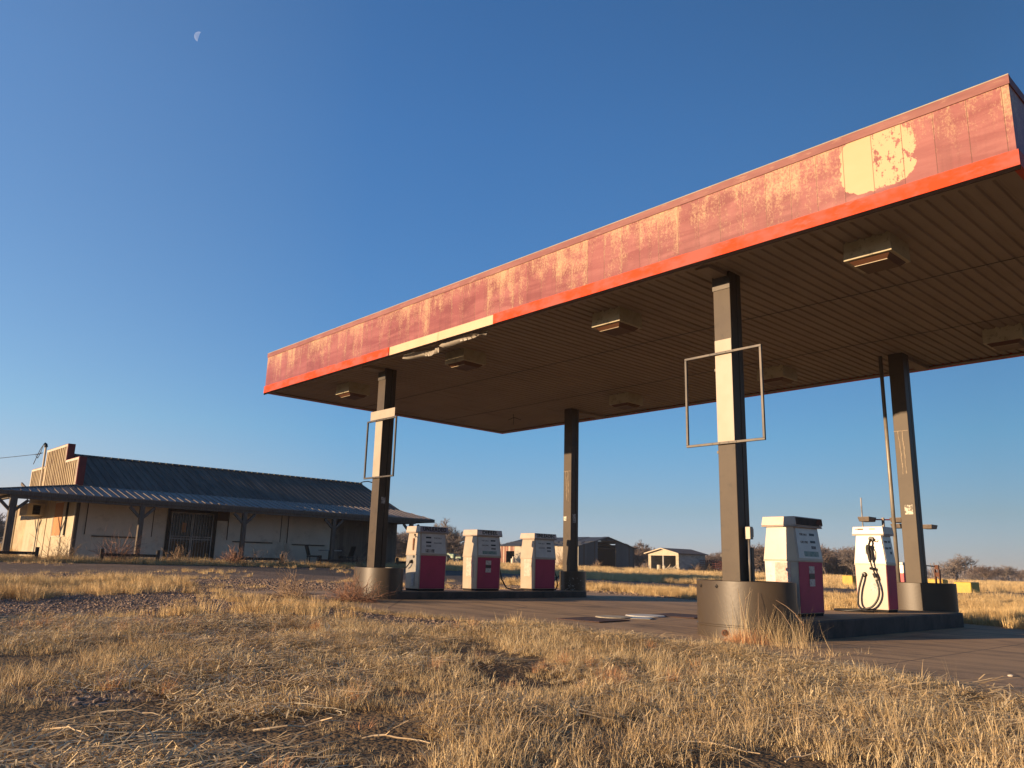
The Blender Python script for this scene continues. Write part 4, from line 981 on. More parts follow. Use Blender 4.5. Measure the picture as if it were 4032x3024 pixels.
for yy in (BY+2, BY+4.2, BY+8.4, BY+10.6): ra.beam((BX-BL, yy, bz(yy)-.15), (BX, yy, bz(yy)-.15), .1, .15)
for xx in (BX-4, BX-8, BX-12): ra.beam((xx, BY, 3.7), (xx, BY+BW, 3.7), .12, .2)
for yy in (BY+4.2, BY+8.5): ra.box((BX-.2, yy-.08, BZ), (BX-.07, yy+.08, 4.6))
ra.build('rafter', MT['rafter'], barn)
tk = empty('white_tank', (-67.3, 70.8, .85), 'small white tank standing in front of the rusty barn wall', 'tank')
MB().tube([(-67.3,70.8,.75),(-67.3,70.8,1.65)], .33, 14).build('body', MT['white'], tk, smooth=False); MB().tube([(-67.3,70.8,1.65),(-67.3,70.8,1.95)], .12, 10, .09).build('neck', MT['white'], tk)
# ---------------------------------------------------------------- open garage shed
GX0, GX1, GY0, GY1 = -50.9, -45.9, 80.84, 86.95
ga = empty('open_shed', ((GX0+GX1)/2, GY0, .6), 'small peaked block shed with two open dark bays', 'shed')
MT['block'] = pmat('pale_block_wall', (.46,.44,.40), .85, col2=(.30,.29,.27), scale=1.5, bump=.2, dirt=(.20,.19,.18), stretch=(1,1,2.5))
MT['stonelit'] = pmat('stone_front', (0.495,0.435,0.315), .85, col2=(0.390,0.315,0.210), scale=4, bump=.4, bscale=9)
MT['shingle'] = pmat('shed_shingles', (.14,.105,.085), .9, col2=(.10,.075,.06), scale=3, bump=.2)
xm = -48.45
MB().box((GX0,GY0,.3),(-50.45,GY0+.25,2.52)).box((-46.36,GY0,.3),(GX1-.004,GY0+.25,2.52)).build('wall', MT['stonelit'], ga)
MB().box((GX1-.25,GY0+.255,.3),(GX1,GY1,2.80)).box((GX0,GY0+.255,.3),(GX0+.25,GY1,2.80)).box((GX0+.255,GY1-.2,.3),(GX1-.255,GY1,2.8)).build('wall', MT['block'], ga)
MB().box((xm-.09,GY0+.02,.3),(xm+.09,GY0+.2,2.52)).build('middle_post', MT['block'], ga)
MB().box((GX0,GY0-.02,2.53),(GX1,GY0+.24,2.82)).prism([(GX0,2.825),(GX1,2.825),(xm,3.42)], GY0-.02, GY0+.1, 'y').build('gable', MT['paleboard'], ga)
r2 = MB(); 
for s in (1,-1): r2.hexa([(xm,GY0-.45,3.44),(xm+s*2.85,GY0-.45,2.74),(xm+s*2.85,GY1+.4,2.74),(xm,GY1+.4,3.44),(xm,GY0-.45,3.54),(xm+s*2.85,GY0-.45,2.84),(xm+s*2.85,GY1+.4,2.84),(xm,GY1+.4,3.54)])
r2.build('roof', MT['shingle'], ga)
MB().beam((xm,GY0-.47,3.47),(xm+2.85,GY0-.47,2.77),.04,.14).beam((xm,GY0-.47,3.47),(xm-2.85,GY0-.47,2.77),.04,.14).build('bargeboard', MT['paleboard'], ga)
for k, (x, y, r, h, lab) in enumerate(((-48.85,80.5,.28,.75,'pale barrel at the shed\'s middle post, left one'),(-48.0,80.5,.24,.65,'pale barrel just right of the shed\'s middle post'))):
    z = tz(x, y); tag(MB().tube([(x,y,z-.1),(x,y,z+h)], r, 14).build('barrel', MT['paleboard']), lab, 'barrel')
jk = MB(); rr = random.Random(5)
for k in range(22):
    a = Vector((-46.8+rr.uniform(-.6,.5), 80.3+rr.uniform(-.5,.6), tz(-46.8,80.3)+rr.uniform(0,.5))); b = a+Vector((rr.uniform(-.7,.7), rr.uniform(-.5,.5), rr.uniform(-.15,.5))); jk.beam(a, b, .07)
tag(jk.build('scrap_pile', MT['paleboard']), 'heap of pale scrap wood at the shed\'s right corner', 'scrap pile')
# corral panels
co = empty('corral_fence', (-44.6, 86, .6), 'stacked dark red corral panels leaning beside the block shed', 'fence')
cf = MB()
for k in range(5):
    z0 = .55; ox = k*.12
    for j in range(6): cf.tube([(-45.4+ox, 85.0+k*.25, z0+.15+j*.26), (-42.9+ox, 86.8+k*.25, z0+.05+j*.24)], .035, 5)
    for q in (0, .33, .66, 1): cf.tube([(-45.4+ox+2.5*q, 85.0+k*.25+1.8*q, z0-.2), (-45.4+ox+2.5*q, 85.0+k*.25+1.8*q, z0+1.6-.12*q)], .04, 5)
cf.build('panel', MT['redpipe'], co)
# old green hay machine and dark tractor
hm = empty('green_trailer', (-41.6, 93.2, .35), 'faded green farm trailer lying low in the field behind the near post', 'trailer')
MB().box((-43.3,92.0,.45),(-41.3,94.2,.55)).beam((-45.2,90.0,.75),(-43.2,92.2,.6),.10).build('bed', MT['green'], hm)
for (x, y) in ((-42.8,92.2),(-41.6,93.7)): MB().tube([(x-.1,y-.1,.35),(x+.1,y+.1,.35)], .34, 14).build('wheel', MT['black'], hm)
tr_ = empty('old_tractor', (-57.6, 52.4, 1.0), 'old green tractor parked in the field between the first two pumps', 'tractor')
gzz = tz(-57.6, 52.4)
MB().box((-58.6,51.8,gzz+.55),(-57.2,52.6,gzz+1.05)).box((-57.3,52.1,gzz+.5),(-56.2,52.5,gzz+.75)).box((-58.7,51.7,gzz+1.05),(-57.9,52.6,gzz+1.15)).build('body', MT['green'], tr_, bevel=.04)
for (x, y, r) in ((-58.3,51.5,.55),(-58.0,53.0,.55),(-56.4,51.9,.33),(-56.2,52.8,.33)): MB().tube([(x,y-.12,gzz+r*.8),(x,y+.12,gzz+r*.8)], r, 16).build('wheel', MT['black'], tr_)
MB().beam((-57.2,52.2,gzz+.9),(-55.3,53.2,gzz+.35),.16).beam((-57.6,52.3,gzz+1.1),(-57.4,52.3,gzz+1.7),.08).build('loader_arm', MT['darkwood'], tr_)
# ---------------------------------------------------------------- second pump area beyond the island
fp = pump((-.55, 39.5, tz(-.55,39.5)+.1), 'distant white and pink-red pump seen through the rear right post', 'white', None)
for ch in fp.children:
    if ch.name.startswith('front_panel'): ch.data.materials[0] = MT['pinkred']
MB().frus(.25,.356,.05,.253,.360,.725).build('wrap_panel', MT['pinkred'], fp, local=True)
def lamp_pole(x, y, zt, w, lab, mast=False):
    g = tz(x, y)
    t = empty('light_pole', (x, y, g), lab, 'light pole', 'twin-headed light poles beyond the slab')
    MB().beam((x,y,g-.2),(x,y,zt+.12),.12).build('pole', MT['lampgrey'], t)
    MB().beam((x-w*.62,y-w*.68,zt-.0),(x+w*.62,y+w*.68,zt+.02),.07).build('crossarm', MT['redtrim'] if mast else MT['lampgrey'], t)
    for s in (-1, 1):
        cx, cy = x+s*w*.66, y+s*w*.72
        MB().hexa([(cx-.28,cy-.42,zt-.13),(cx+.28,cy-.42,zt-.13),(cx+.28,cy+.42,zt-.13),(cx-.28,cy+.42,zt-.13),(cx-.33,cy-.50,zt+.13),(cx+.33,cy-.50,zt+.13),(cx+.33,cy+.50,zt+.13),(cx-.33,cy+.50,zt+.13)]).build('lamp_head', MT['lampgrey'], t, bevel=.02)
lamp_pole(-.94, 37.84, 3.83, .92, 'near twin-headed light pole with a reddish arm above the hose pump', True)
lamp_pole(-1.8, 44.45, 3.80, .98, 'farther twin-headed light pole mostly hidden behind the rear right post')
tag(MB().tube([(-3.2, 40.3, tz(-3.2,40.3)), (-3.2, 40.3, 5.35)], .045, 8).build('antenna_mast', MT['bars']), 'thin pale mast rising above the hose pump', 'mast')
def block(x0, y0, x1, y1, h, lab, lift=0):
    g = tz((x0+x1)/2, (y0+y1)/2); tag(MB().box((x0,y0,g-.2),(x1,y1,g+h)).build('yellow_barrier', MT['yellow'], bevel=.04), lab, 'barrier', 'yellow painted barriers beyond the slab')
block(-2.95, 36.6, -2.35, 38.3, .62, 'tall yellow block between the near pumps')
block(.3, 40.2, 1.1, 41.0, .55, 'yellow block just right of the rear right post')
block(3.2, 35.7, 4.0, 36.9, .52, 'yellow block right of the rear guard, nearest the right edge')
rp = empty('rusty_hand_pump', (2.7, 35.1, tz(2.7,35.1)), 'rusty skeletal pump with a curved hose right of the rear post', 'old pump')
gz_ = tz(2.7,35.1)
MB().box((2.58,35.0,gz_),(2.62,35.2,gz_+1.1)).box((2.78,35.0,gz_),(2.82,35.2,gz_+1.1)).box((2.63,35.02,gz_+.3),(2.77,35.18,gz_+.42)).box((2.63,35.02,gz_+.75),(2.77,35.18,gz_+.95)).box((2.60,35.04,gz_+1.105),(2.78,35.16,gz_+1.32)).build('body', MT['rust'], rp)
MB().tube([(2.6,35.0,gz_+1.25),(2.35,34.75,gz_+1.28),(2.15,34.55,gz_+1.05),(2.1,34.5,gz_+.6),(2.15,34.55,gz_+.2)], .03, 7).build('hose', MT['black'], rp)
# ---------------------------------------------------------------- moon
md = Vector((-.7963, .255, .5485)).normalized(); mo = CAM+md*3000
ml = MB(); R_ = 3000*33/3135/2; side = md.cross(Vector((0,0,1))).normalized(); upm = side.cross(md).normalized()
# the sunlit crescent-to-half part of the sphere facing us: left limb, slightly tilted
tl = math.radians(12); lx = -(side*math.cos(tl))+upm*math.sin(tl)*.0; nu, nv = 16, 20
lx = (-side*math.cos(tl)+upm*math.sin(tl)).normalized(); ly = (upm*math.cos(tl)+side*math.sin(tl)).normalized(); lz = -md
for i in range(nu+1):
    th = math.radians(90)*(1-i/nu*0.93)+0
    for j in range(nv+1):
        ph = math.pi*(j/nv-.5); ml.v.append(tuple(mo+R_*(lx*math.cos(ph)*math.sin(th)+ly*math.sin(ph)+lz*math.cos(ph)*math.cos(th))))
for i in range(nu):
    for j in range(nv): k = i*(nv+1)+j; ml.f.append((k, k+1, k+nv+2, k+nv+1))
tag(ml.build('moon', MT['moon'], smooth=True), 'pale half moon high in the blue sky', 'moon')
# ---------------------------------------------------------------- bare trees
def tree_proto(seed, h, mat, spread=1.0, wind=.25, twigs=3):
    r = random.Random(seed); tk_, cr = MB(), MB()
    def rec(p, d, ln, rad, lev):
        n = 3 if lev < 2 else 2
        pts = [p]; q = p; dd = d
        for k in range(n):
            dd = (dd+Vector((r.uniform(-.22,.22)+wind*.12, r.uniform(-.22,.22), r.uniform(-.05,.14)))).normalized(); q = q+dd*ln/n; pts.append(q)
        if lev >= 2: rad = max(rad, h*.0052*(1 if lev < 4 else .75))
        (tk_ if lev < 2 else cr).tube(pts, rad, 6 if lev < 2 else 3, rad*.55, cap=False)
        if lev >= 5: return
        m = {0:5,1:4,2:4,3:4,4:twigs}[lev]
        for k in range(m):
            t = r.uniform(.35,1.) if lev else r.uniform(.25,1.)
            i = min(int(t*n), n-1); b = pts[i].lerp(pts[i+1], t*n-i)
            ax = Vector((r.gauss(0,1), r.gauss(0,1), r.gauss(0,.45))); nd = (dd*.62+ax.normalized()*.78*spread+Vector((wind*.18,0,.12))).normalized()
            rec(b, nd, ln*r.uniform(.55,.82), rad*.52, lev+1)
    for s in range(r.choice((1,2,3))):
        rec(Vector((r.uniform(-.2,.2), r.uniform(-.2,.2), -.1))*h*.15, Vector((r.uniform(-.25,.25), r.uniform(-.25,.25), 1)).normalized(), h*.38, h*.020, 0)
    zmax = max(v[2] for v in cr.v); k = h/zmax
    for b in (tk_, cr): b.v = [(v[0]*k, v[1]*k, v[2]*k) for v in b.v]
    t = empty('bare_tree', (0,0,0)); tk_.build('trunk', MT['bark'], t, local=True); cr.build('crown', mat, t, local=True)
    return t
protos = [tree_proto(10+k, 1.0, MT['twig'] if k % 3 else MT['twig_red'], [1.0,1.15,.9,1.2,1.0][k], [.25,.5,.1,.6,.3][k]) for k in range(5)]
used = set()
def tree(k, x, y, h, lab, group='bare trees along the horizon', sx=1.0):
    if k not in used: t = protos[k]; used.add(k)
    else: t = copy_tree(protos[k])
    t.location = (x, y, tz(x, y)-.05*h*.3); t.scale = (h*sx, h*sx, h); t.rotation_euler = (0, 0, random.uniform(0, 6.28)); tag(t, lab, 'tree', group)
    return t
def polar(px, d):      # a place in the field, along a bearing from the station
    a = math.atan((px-2016)/3135.37); f = Vector((fw.x, fw.y)).normalized(); s = Vector((f.y, -f.x))
    v = f*math.cos(a)+s*math.sin(a); return CAM.x+v.x*d, CAM.y+v.y*d
for px, d, h, k, lab, sx in ((3745,140,4.4,1,'wide bare tree right of the rear right post, tallest of that row',1.15),(3850,170,3.2,3,'low round bare tree second in the row at the right',1.25),(3935,185,3.5,4,'broad bare tree third in the row at the right',1.4),(4032,200,3.3,1,'low bare tree at the right edge of the photo',1.3),
        (2520,140,5.0,0,'bare tree between the barn and the block shed',1.1),(2545,150,4.6,2,'second bare tree beside the block shed',1.1),(1800,120,6.6,2,'tall reddish bare tree above the old tractor',.9),(1745,120,4.4,1,'low bare tree right of the UNLEADED pump',1.3),
        (2775,150,3.2,3,'low bare tree behind the shed\'s right corner',1.4)):
    x, y = polar(px, d); tree(k, x, y, h, lab, None, sx)
rr = random.Random(21)
for i in range(250):
    sec = rr.random()
    if sec < .36: px = rr.uniform(1440, 1925); d = rr.uniform(140, 175); h = rr.uniform(3.6, 5.9)*(1.0 if px < 1700 else .8)
    elif sec < .78: px = rr.uniform(2740, 3420); d = rr.uniform(150, 200); h = rr.uniform(4.2, 5.8)*min(1, .6+(px-2740)/600)
    elif sec < .86: px = rr.uniform(2440, 2700); d = rr.uniform(160, 200); h = rr.uniform(2.6, 4.2)
    elif sec < .93: px = rr.uniform(-400, 60); d = rr.uniform(100, 140); h = rr.uniform(3, 4.6)
    else: px = rr.uniform(3420, 4600); d = rr.uniform(220, 300); h = rr.uniform(2.8, 4.0)
    x, y = polar(px, d); tree(rr.randrange(5), x, y, h, 'bare winter tree standing in the distant grey treeline', 'bare trees in the distant treeline', rr.uniform(.85, 1.3))
# low woods on the far horizon
def far_woods():
    mb = MB(); r = random.Random(4)
    for i in range(2600):
        px = r.uniform(-1500, 6500); d = r.uniform(380, 620); x, y = polar(px, d); h = r.uniform(2.5, 6.)*(.6+.8*float(n1(px/160., 3.3)))
        z = tz(x, y)
        for k in range(7):
            a = Vector((x+r.uniform(-1.5,1.5), y+r.uniform(-1.5,1.5), z)); b = a+Vector((r.uniform(-1.2,1.2), r.uniform(-1.2,1.2), h*r.uniform(.6,1)))
            s = Vector((r.uniform(-1,1), r.uniform(-1,1), 0)).normalized()*r.uniform(.15,.5); mb.add([a-s*.3, a+s*.3, b+s, b-s*.6], [(0,1,2,3)])
    tag(mb.build('far_woods', MT['twig']), 'low grey band of bare woods along the far horizon', 'woods', kind='stuff')
far_woods()
# ---------------------------------------------------------------- weeds, tumbleweeds
def twig_ball(name, x, y, R, H, n, mat, lab, cat='dry bush', seed=1, group=None, up_=.3, thick=.0035, lean=(0,0)):
    r = random.Random(seed); g = tz(x, y); t = MB()
    if in_slab(x, y): g = max(g, float(T0(x, y))+.01)
    for i in range(n):
        th = r.uniform(0, 6.28); el = r.uniform(.05, 1.5)**1.0; d = Vector((math.cos(th)*math.cos(el)+lean[0], math.sin(th)*math.cos(el)+lean[1], math.sin(el)*(.6+up_))).normalized()
        p = Vector((x+r.gauss(0,R*.22), y+r.gauss(0,R*.22), g)); pts = [p]; ln = R*r.uniform(.6,1.15); dd = d
        for k in range(5):
            dd = (dd+Vector((r.uniform(-.45,.45), r.uniform(-.45,.45), r.uniform(-.35,.25)))).normalized(); q = pts[-1]+Vector((dd.x*ln/5, dd.y*ln/5, dd.z*ln/5*H/R)); q.z = max(q.z, g+.01); pts.append(q)
            if r.random() < .55:
                e = (dd+Vector((r.uniform(-1,1), r.uniform(-1,1), r.uniform(-.5,.8)))).normalized(); a = q; b = a+e*ln*.22; c = b+(e+Vector((r.uniform(-.6,.6),r.uniform(-.6,.6),r.uniform(-.3,.5))))*ln*.14; t.tube([a, b, c], thick*.7, 3, thick*.35, cap=False)
        t.tube(pts, thick, 3, thick*.45, cap=False)
    return tag(t.build(name, mat), lab, cat, group)
twig_ball('tumbleweed', 5.15, -.25, 0.62, .38, 150, MT['weed_red'], 'reddish tangled tumbleweed against the left front guard', 'tumbleweed', 3, thick=.0045, up_=.1, lean=(.35,0))
twig_ball('tumbleweed', 4.5, -1.0, .55, .25, 80, MT['weed'], 'pale loose tumbleweed lying left of the left front guard', 'tumbleweed', 4, thick=.0045, up_=.0, lean=(-.5,-.2))
twig_ball('dry_weed', 2.8, -.3, .45, .55, 36, MT['weed'], 'spiky dry weed on the gravel left of the left front guard', 'weed', 5, up_=.8, thick=.0045)
for k, (x, y, R, H, n, lab, mt) in enumerate(((-13.1,1.0,.85,1.1,110,'large twiggy bush in front of the covered left window','weed_red'),(-13.3,-.7,.75,1.0,60,'bare twiggy bush in front of the sunlit cream wall','weed'),(-12.9,5.3,.6,.65,130,'small brown bush at the right foot of the barred doors','weed_red'),
        (-12.9,6.2,.6,.75,28,'pale spindly weed right of the barred doors','weed'),(-12.4,7.2,.45,.9,24,'pale thin stalk by the second rail','weed'),(-12.3,10.9,.5,.75,50,'pale upright weed by the rail before the porch chairs','weed'),(-13.2,3.2,.5,.7,60,'thin brown weed left of the barred doors','weed'))):
    twig_ball('porch_weed', x, y, R, H, n, MT[mt], lab, 'bush', 30+k, up_=.6, thick=.007)
for k, (x, y, R, H, n, lab) in enumerate(((-60.3,81,.9,1.1,60,'dry bush at the foot of the barn gable, left'),(-64.0,77.6,1.5,2.6,90,'spindly bare bush against the pale side of the barn'),(-44.9,83.5,1.0,1.0,70,'dry brush along the block shed\'s shaded wall'),(-44.7,85.2,.9,1.1,60,'dry brush at the far end of the shed\'s wall'),(-51.2,80.3,.6,.8,30,'dry bush at the shed\'s left corner'))):
    twig_ball('field_bush', x, y, R, H, n, MT['weed'], lab, 'bush', 60+k, up_=.8, thick=.02)
# ---------------------------------------------------------------- dry grass (scattered, uncountable)
def blade(mb, r, p, ang, lean, h, w, segs=3, curl=.6, flat=0.):
    x, y, z = p; dx, dy = math.cos(ang), math.sin(ang); pa = ang+math.pi/2+r.uniform(-.5,.5); wx, wy = math.cos(pa)*w/2, math.sin(pa)*w/2
    b = len(mb.v); tot = lean
    cx, cy, cz = x, y, z
    for i in range(segs+1):
        s = i/segs; ww = 1-s*.85
        mb.v.append((cx-wx*ww, cy-wy*ww, cz)); mb.v.append((cx+wx*ww, cy+wy*ww, cz))
        a = tot; cx += dx*math.sin(a)*h/segs; cy += dy*math.sin(a)*h/segs; cz += math.cos(a)*h/segs; tot += curl/segs
        if cz < .004: cz = .004
    for i in range(segs): mb.f.append((b+2*i, b+2*i+1, b+2*i+3, b+2*i+2))
GC = bpy.data.collections.new('grass_shapes')
def proto_mesh(name, mb, mat):
    me = bpy.data.meshes.new(name); me.from_pydata(mb.v, [], mb.f); me.materials.append(mat); o = bpy.data.objects.new(name, me); GC.objects.link(o); return o
def tuft(seed, n, R, h0, h1, w, lean, mat, name, curl=.6, wind=.25, segs=3):
    r = random.Random(seed); mb = MB()
    for i in range(n):
        a = r.uniform(0, 6.28); q = R*math.sqrt(r.random()); p = (q*math.cos(a), q*math.sin(a), -.01)
        ang = math.atan2(math.sin(a)+r.gauss(0,.5)+wind, math.cos(a)+r.gauss(0,.5)); blade(mb, r, p, ang, abs(r.gauss(lean,lean*.6)), r.uniform(h0,h1), w*r.uniform(.6,1.2), segs, curl*r.uniform(.2,1.6))
    return proto_mesh(name, mb, mat)
def thatch(seed, n, R, l0, l1, w, mat, name):
    r = random.Random(seed); mb = MB()
    for i in range(n):
        a = r.uniform(0, 6.28); q = R*math.sqrt(r.random()); x, y = q*math.cos(a), q*math.sin(a); z = abs(r.gauss(.012,.014)); ang = r.gauss(.5,1.1)
        l = r.uniform(l0,l1); mx, my = math.cos(ang), math.sin(ang); px, py = -my*w/2, mx*w/2; dz = r.uniform(-.015,.035); k = r.uniform(-.15,.15)*l
        b = len(mb.v); mb.v += [(x-px,y-py,z),(x+px,y+py,z+.001),(x+mx*l*.5-px-my*k,y+my*l*.5-py+mx*k,z+dz),(x+mx*l*.5+px-my*k,y+my*l*.5+py+mx*k,z+dz+.001),(x+mx*l-px*.4,y+my*l-py*.4,max(z+dz*.6,.002)),(x+mx*l+px*.4,y+my*l+py*.4,max(z+dz*.6,.002))]
        mb.f += [(b,b+1,b+3,b+2),(b+2,b+3,b+5,b+4)]
    return proto_mesh(name, mb, mat)
S, SF, RG = MT['straw'], MT['strawfar'], MT['redgrass']
kinds = {}
def K_(key, objs): kinds[key] = objs
K_('near', [tuft(1,22,.06,.04,.13,.0056,.38,S,'a_tuft',1.2), tuft(2,26,.09,.05,.16,.0052,.36,S,'b_tuft',1.4), tuft(3,24,.10,.03,.11,.0058,.7,S,'c_tuft',1.2), tuft(4,24,.08,.06,.20,.0046,.3,S,'d_tuft',1.3), tuft(5,26,.13,.03,.11,.0058,1.05,S,'e_tuft',1.3)])
K_('thatch', [thatch(11,26,.20,.06,.24,.0055,S,'f_thatch'), thatch(12,14,.24,.12,.40,.0075,S,'g_thatch'), thatch(13,34,.17,.03,.13,.0052,S,'h_thatch')])
K_('tall', [tuft(6,12,.03,.28,.50,.0030,.10,S,'i_tall',.5), tuft(7,7,.02,.25,.42,.0034,.25,S,'j_tall',.9)])
K_('red', [tuft(8,60,.06,.10,.20,.0034,.30,RG,'k_red'), tuft(9,46,.09,.06,.14,.0034,.6,RG,'l_red',.9)])
K_('mid', [tuft(21,60,.16,.09,.22,.008,.25,SF,'m_mid',segs=2), tuft(22,60,.22,.06,.17,.008,.4,SF,'n_mid',segs=2), tuft(23,54,.12,.12,.28,.007,.18,SF,'o_mid',segs=2)])
K_('far', [tuft(31,70,.55,.12,.32,.028,.3,SF,'p_far',segs=2), tuft(32,70,.7,.08,.26,.03,.5,SF,'q_far',segs=2)])
order = sorted([o.name for o in GC.objects]); index = {n: i for i, n in enumerate(order)}
PTS = {'P': [], 'R': [], 'S': [], 'I': []}
def place(x, y, kind, scale, lean=.12, zoff=0.):
    x = np.asarray(x); n = len(x)
    if n == 0: return
    z = Tz(x, y)+zoff; ids = np.array([index[o.name] for o in kinds[kind]])
    PTS['P'].append(np.stack([x, y, z], 1)); PTS['I'].append(rng.choice(ids, n)); PTS['S'].append(scale)
    PTS['R'].append(np.stack([rng.normal(0, lean, n), rng.normal(0, lean, n), rng.uniform(0, 6.283, n)], 1))
def cloud(n, d0, d1, a0=-44, a1=44):
    a = np.radians(rng.uniform(a0, a1, n)); d = np.sqrt(rng.uniform(d0*d0, d1*d1, n)); f = np.array([fw.x, fw.y]); f = f/np.linalg.norm(f); s = np.array([f[1], -f[0]])
    return CAM.x+(f[0]*np.cos(a)+s[0]*np.sin(a))*d, CAM.y+(f[1]*np.cos(a)+s[1]*np.sin(a))*d
def buildings(x, y):
    m = (x > -24.6) & (x < -13.9) & (y > -2.8) & (y < 16.1)
    m |= (x > BX-BL-.3) & (x < BX+.1) & (y > BY-.1) & (y < BY+BW+.2)
    m |= (x > GX0-.1) & (x < GX1+.1) & (y > GY0-.1) & (y < GY1+.1)
    m |= ((x-12.66)/.74)**2+((y-.78)/.5)**2 < 1
    return m
def grass_d(x, y):       # 0..1 how much grass grows here
    g = 1-gravel_w(x, y); g = g*(1-road_w(x, y)); g = g*(1-in_slab(x, y, -.05)); g = g*(1-buildings(x, y))
    return np.clip(g, 0, 1)
def clump(x, y): return sst(.34, .62, fbm(n2, x*1.15+4, y*1.15))
def thin(x, y):
    d = np.hypot(x-CAM.x, y-CAM.y); q = (x-CAM.x)*rt.x+(y-CAM.y)*rt.y     # thicker stands a few metres out, worn thin at the path edge
    return np.clip(np.maximum(sst(.36, .56, fbm(n1, x*.33+11, y*.33+2))*(1-.7*.8*sst(-.6, -1.6, q)*sst(4.7, 3.8, d)), sst(4.7, 5.8, d)*.85), 0, 1)
# foreground
x, y = cloud(30000, 1.2, 11.5); g = grass_d(x, y)*(.10+.90*clump(x, y))*(.25+.75*thin(x, y)); k = rng.random(len(x)) < g*.95; x, y = x[k], y[k]
sc = rng.uniform(.48, 1.0, len(x))*(.45+.55*clump(x, y))*(.62+.5*thin(x, y))*(.72+.5*fbm(n3, x*.5+7, y*.5)); place(x, y, 'near', sc)
x, y = cloud(15000, 1.2, 11.5); g = grass_d(x, y)*sst(.40, .62, fbm(n3, x*.8+3, y*.8))*.8; k = rng.random(len(x)) < g; x, y = x[k], y[k]; place(x, y, 'thatch', rng.uniform(.7, 1.3, len(x)), .07, .002)
x, y = cloud(520, 2.5, 13); g = grass_d(x, y)*clump(x, y); k = rng.random(len(x)) < g*.55; x, y = x[k], y[k]; place(x, y, 'tall', rng.uniform(.35, .75, len(x)))
x, y = cloud(900, 3, 13); g = grass_d(x, y)*sst(.58, .70, fbm(n3, x*.7, y*.7+8)); k = rng.random(len(x)) < g; x, y = x[k], y[k]; place(x, y, 'red', rng.uniform(.45, .9, len(x)))
# middle distance
x, y = cloud(42000, 11, 30, -42, 46); g = grass_d(x, y)*(.25+.75*clump(x*.6, y*.6)); k = rng.random(len(x)) < g*.8; x, y = x[k], y[k]; place(x, y, 'mid', rng.uniform(.6, 1.1, len(x))*(.6+.5*clump(x*.6, y*.6)))
x, y = cloud(46000, 30, 62, -42, 46); g = grass_d(x, y)*(.2+.8*clump(x*.3, y*.3)); k = rng.random(len(x)) < g*.7; x, y = x[k], y[k]; place(x, y, 'mid', rng.uniform(1., 1.7, len(x))*(.65+.4*clump(x*.3, y*.3)))
x, y = cloud(26000, 60, 210, -42, 46); g = grass_d(x, y)*(.15+.85*sst(.38,.58,fbm(n2, x*.12, y*.12))); k = rng.random(len(x)) < g*.8; x, y = x[k], y[k]; place(x, y, 'far', rng.uniform(.7, 1.3, len(x)))
# weedy ledge along the porch, tufts at the guards and slab edge, strays in the gravel
x = rng.uniform(-13.7, -12.3, 1500); y = rng.uniform(-6, 16.5, 1500); place(x, y, 'mid', rng.uniform(.6, 1.4, 1500))
x = rng.uniform(12.9, 14.5, 120); y = rng.normal(-.45, .28, 120); k = ~buildings(x, y); place(x[k], y[k], 'near', rng.uniform(.7, 1.3, k.sum()))
x = rng.normal(13.55, .22, 50); y = rng.normal(.08, .15, 50); k = ~buildings(x, y); place(x[k], y[k], 'tall', rng.uniform(.6, 1.15, k.sum()), .3)
x = rng.normal(13.12, .12, 30); y = rng.normal(.10, .08, 30); k = ~buildings(x, y); place(x[k], y[k], 'red', rng.uniform(.9, 1.3, k.sum()))
x = rng.normal(13.15, .12, 9); y = rng.normal(.10, .08, 9); k = ~buildings(x, y); place(x[k], y[k], 'tall', rng.uniform(1.0, 1.45, k.sum()), .15)
x = rng.uniform(2, 7.6, 260); y = rng.normal(-1.9, .5, 260); k = fbm(n1, x*1.3, y*1.3) > .58; place(x[k], y[k], 'mid', rng.uniform(.4, .9, k.sum()))
x = rng.uniform(-12, 8, 5200); y = rng.uniform(-8, 12, 5200); k = (gravel_w(x, y) > .5) & (fbm(n3, x*.6+2, y*.6) > .66) & ~in_slab(x, y, 0); place(x[k], y[k], 'mid', rng.uniform(.3, .7, k.sum()))
x = rng.uniform(1.8, 14.4, 1100); y = slab_near(x)+rng.normal(-.03, .10, 1100)+.12*np.sin(x*1.9); k = (fbm(n1, x*2.2, y*2.2+5) > .42) & ~buildings(x, y)
place(x[k], y[k], 'near', rng.uniform(.45, .95, k.sum()))
x = rng.uniform(1.8, 12.4, 500); y = slab_near(x)+rng.uniform(0, .5, 500)**2*2; k = (fbm(n2, x*1.2, y*1.2+5) > .56) & ~buildings(x, y); place(x[k], y[k], 'thatch', rng.uniform(.5, .9, k.sum()), .04)
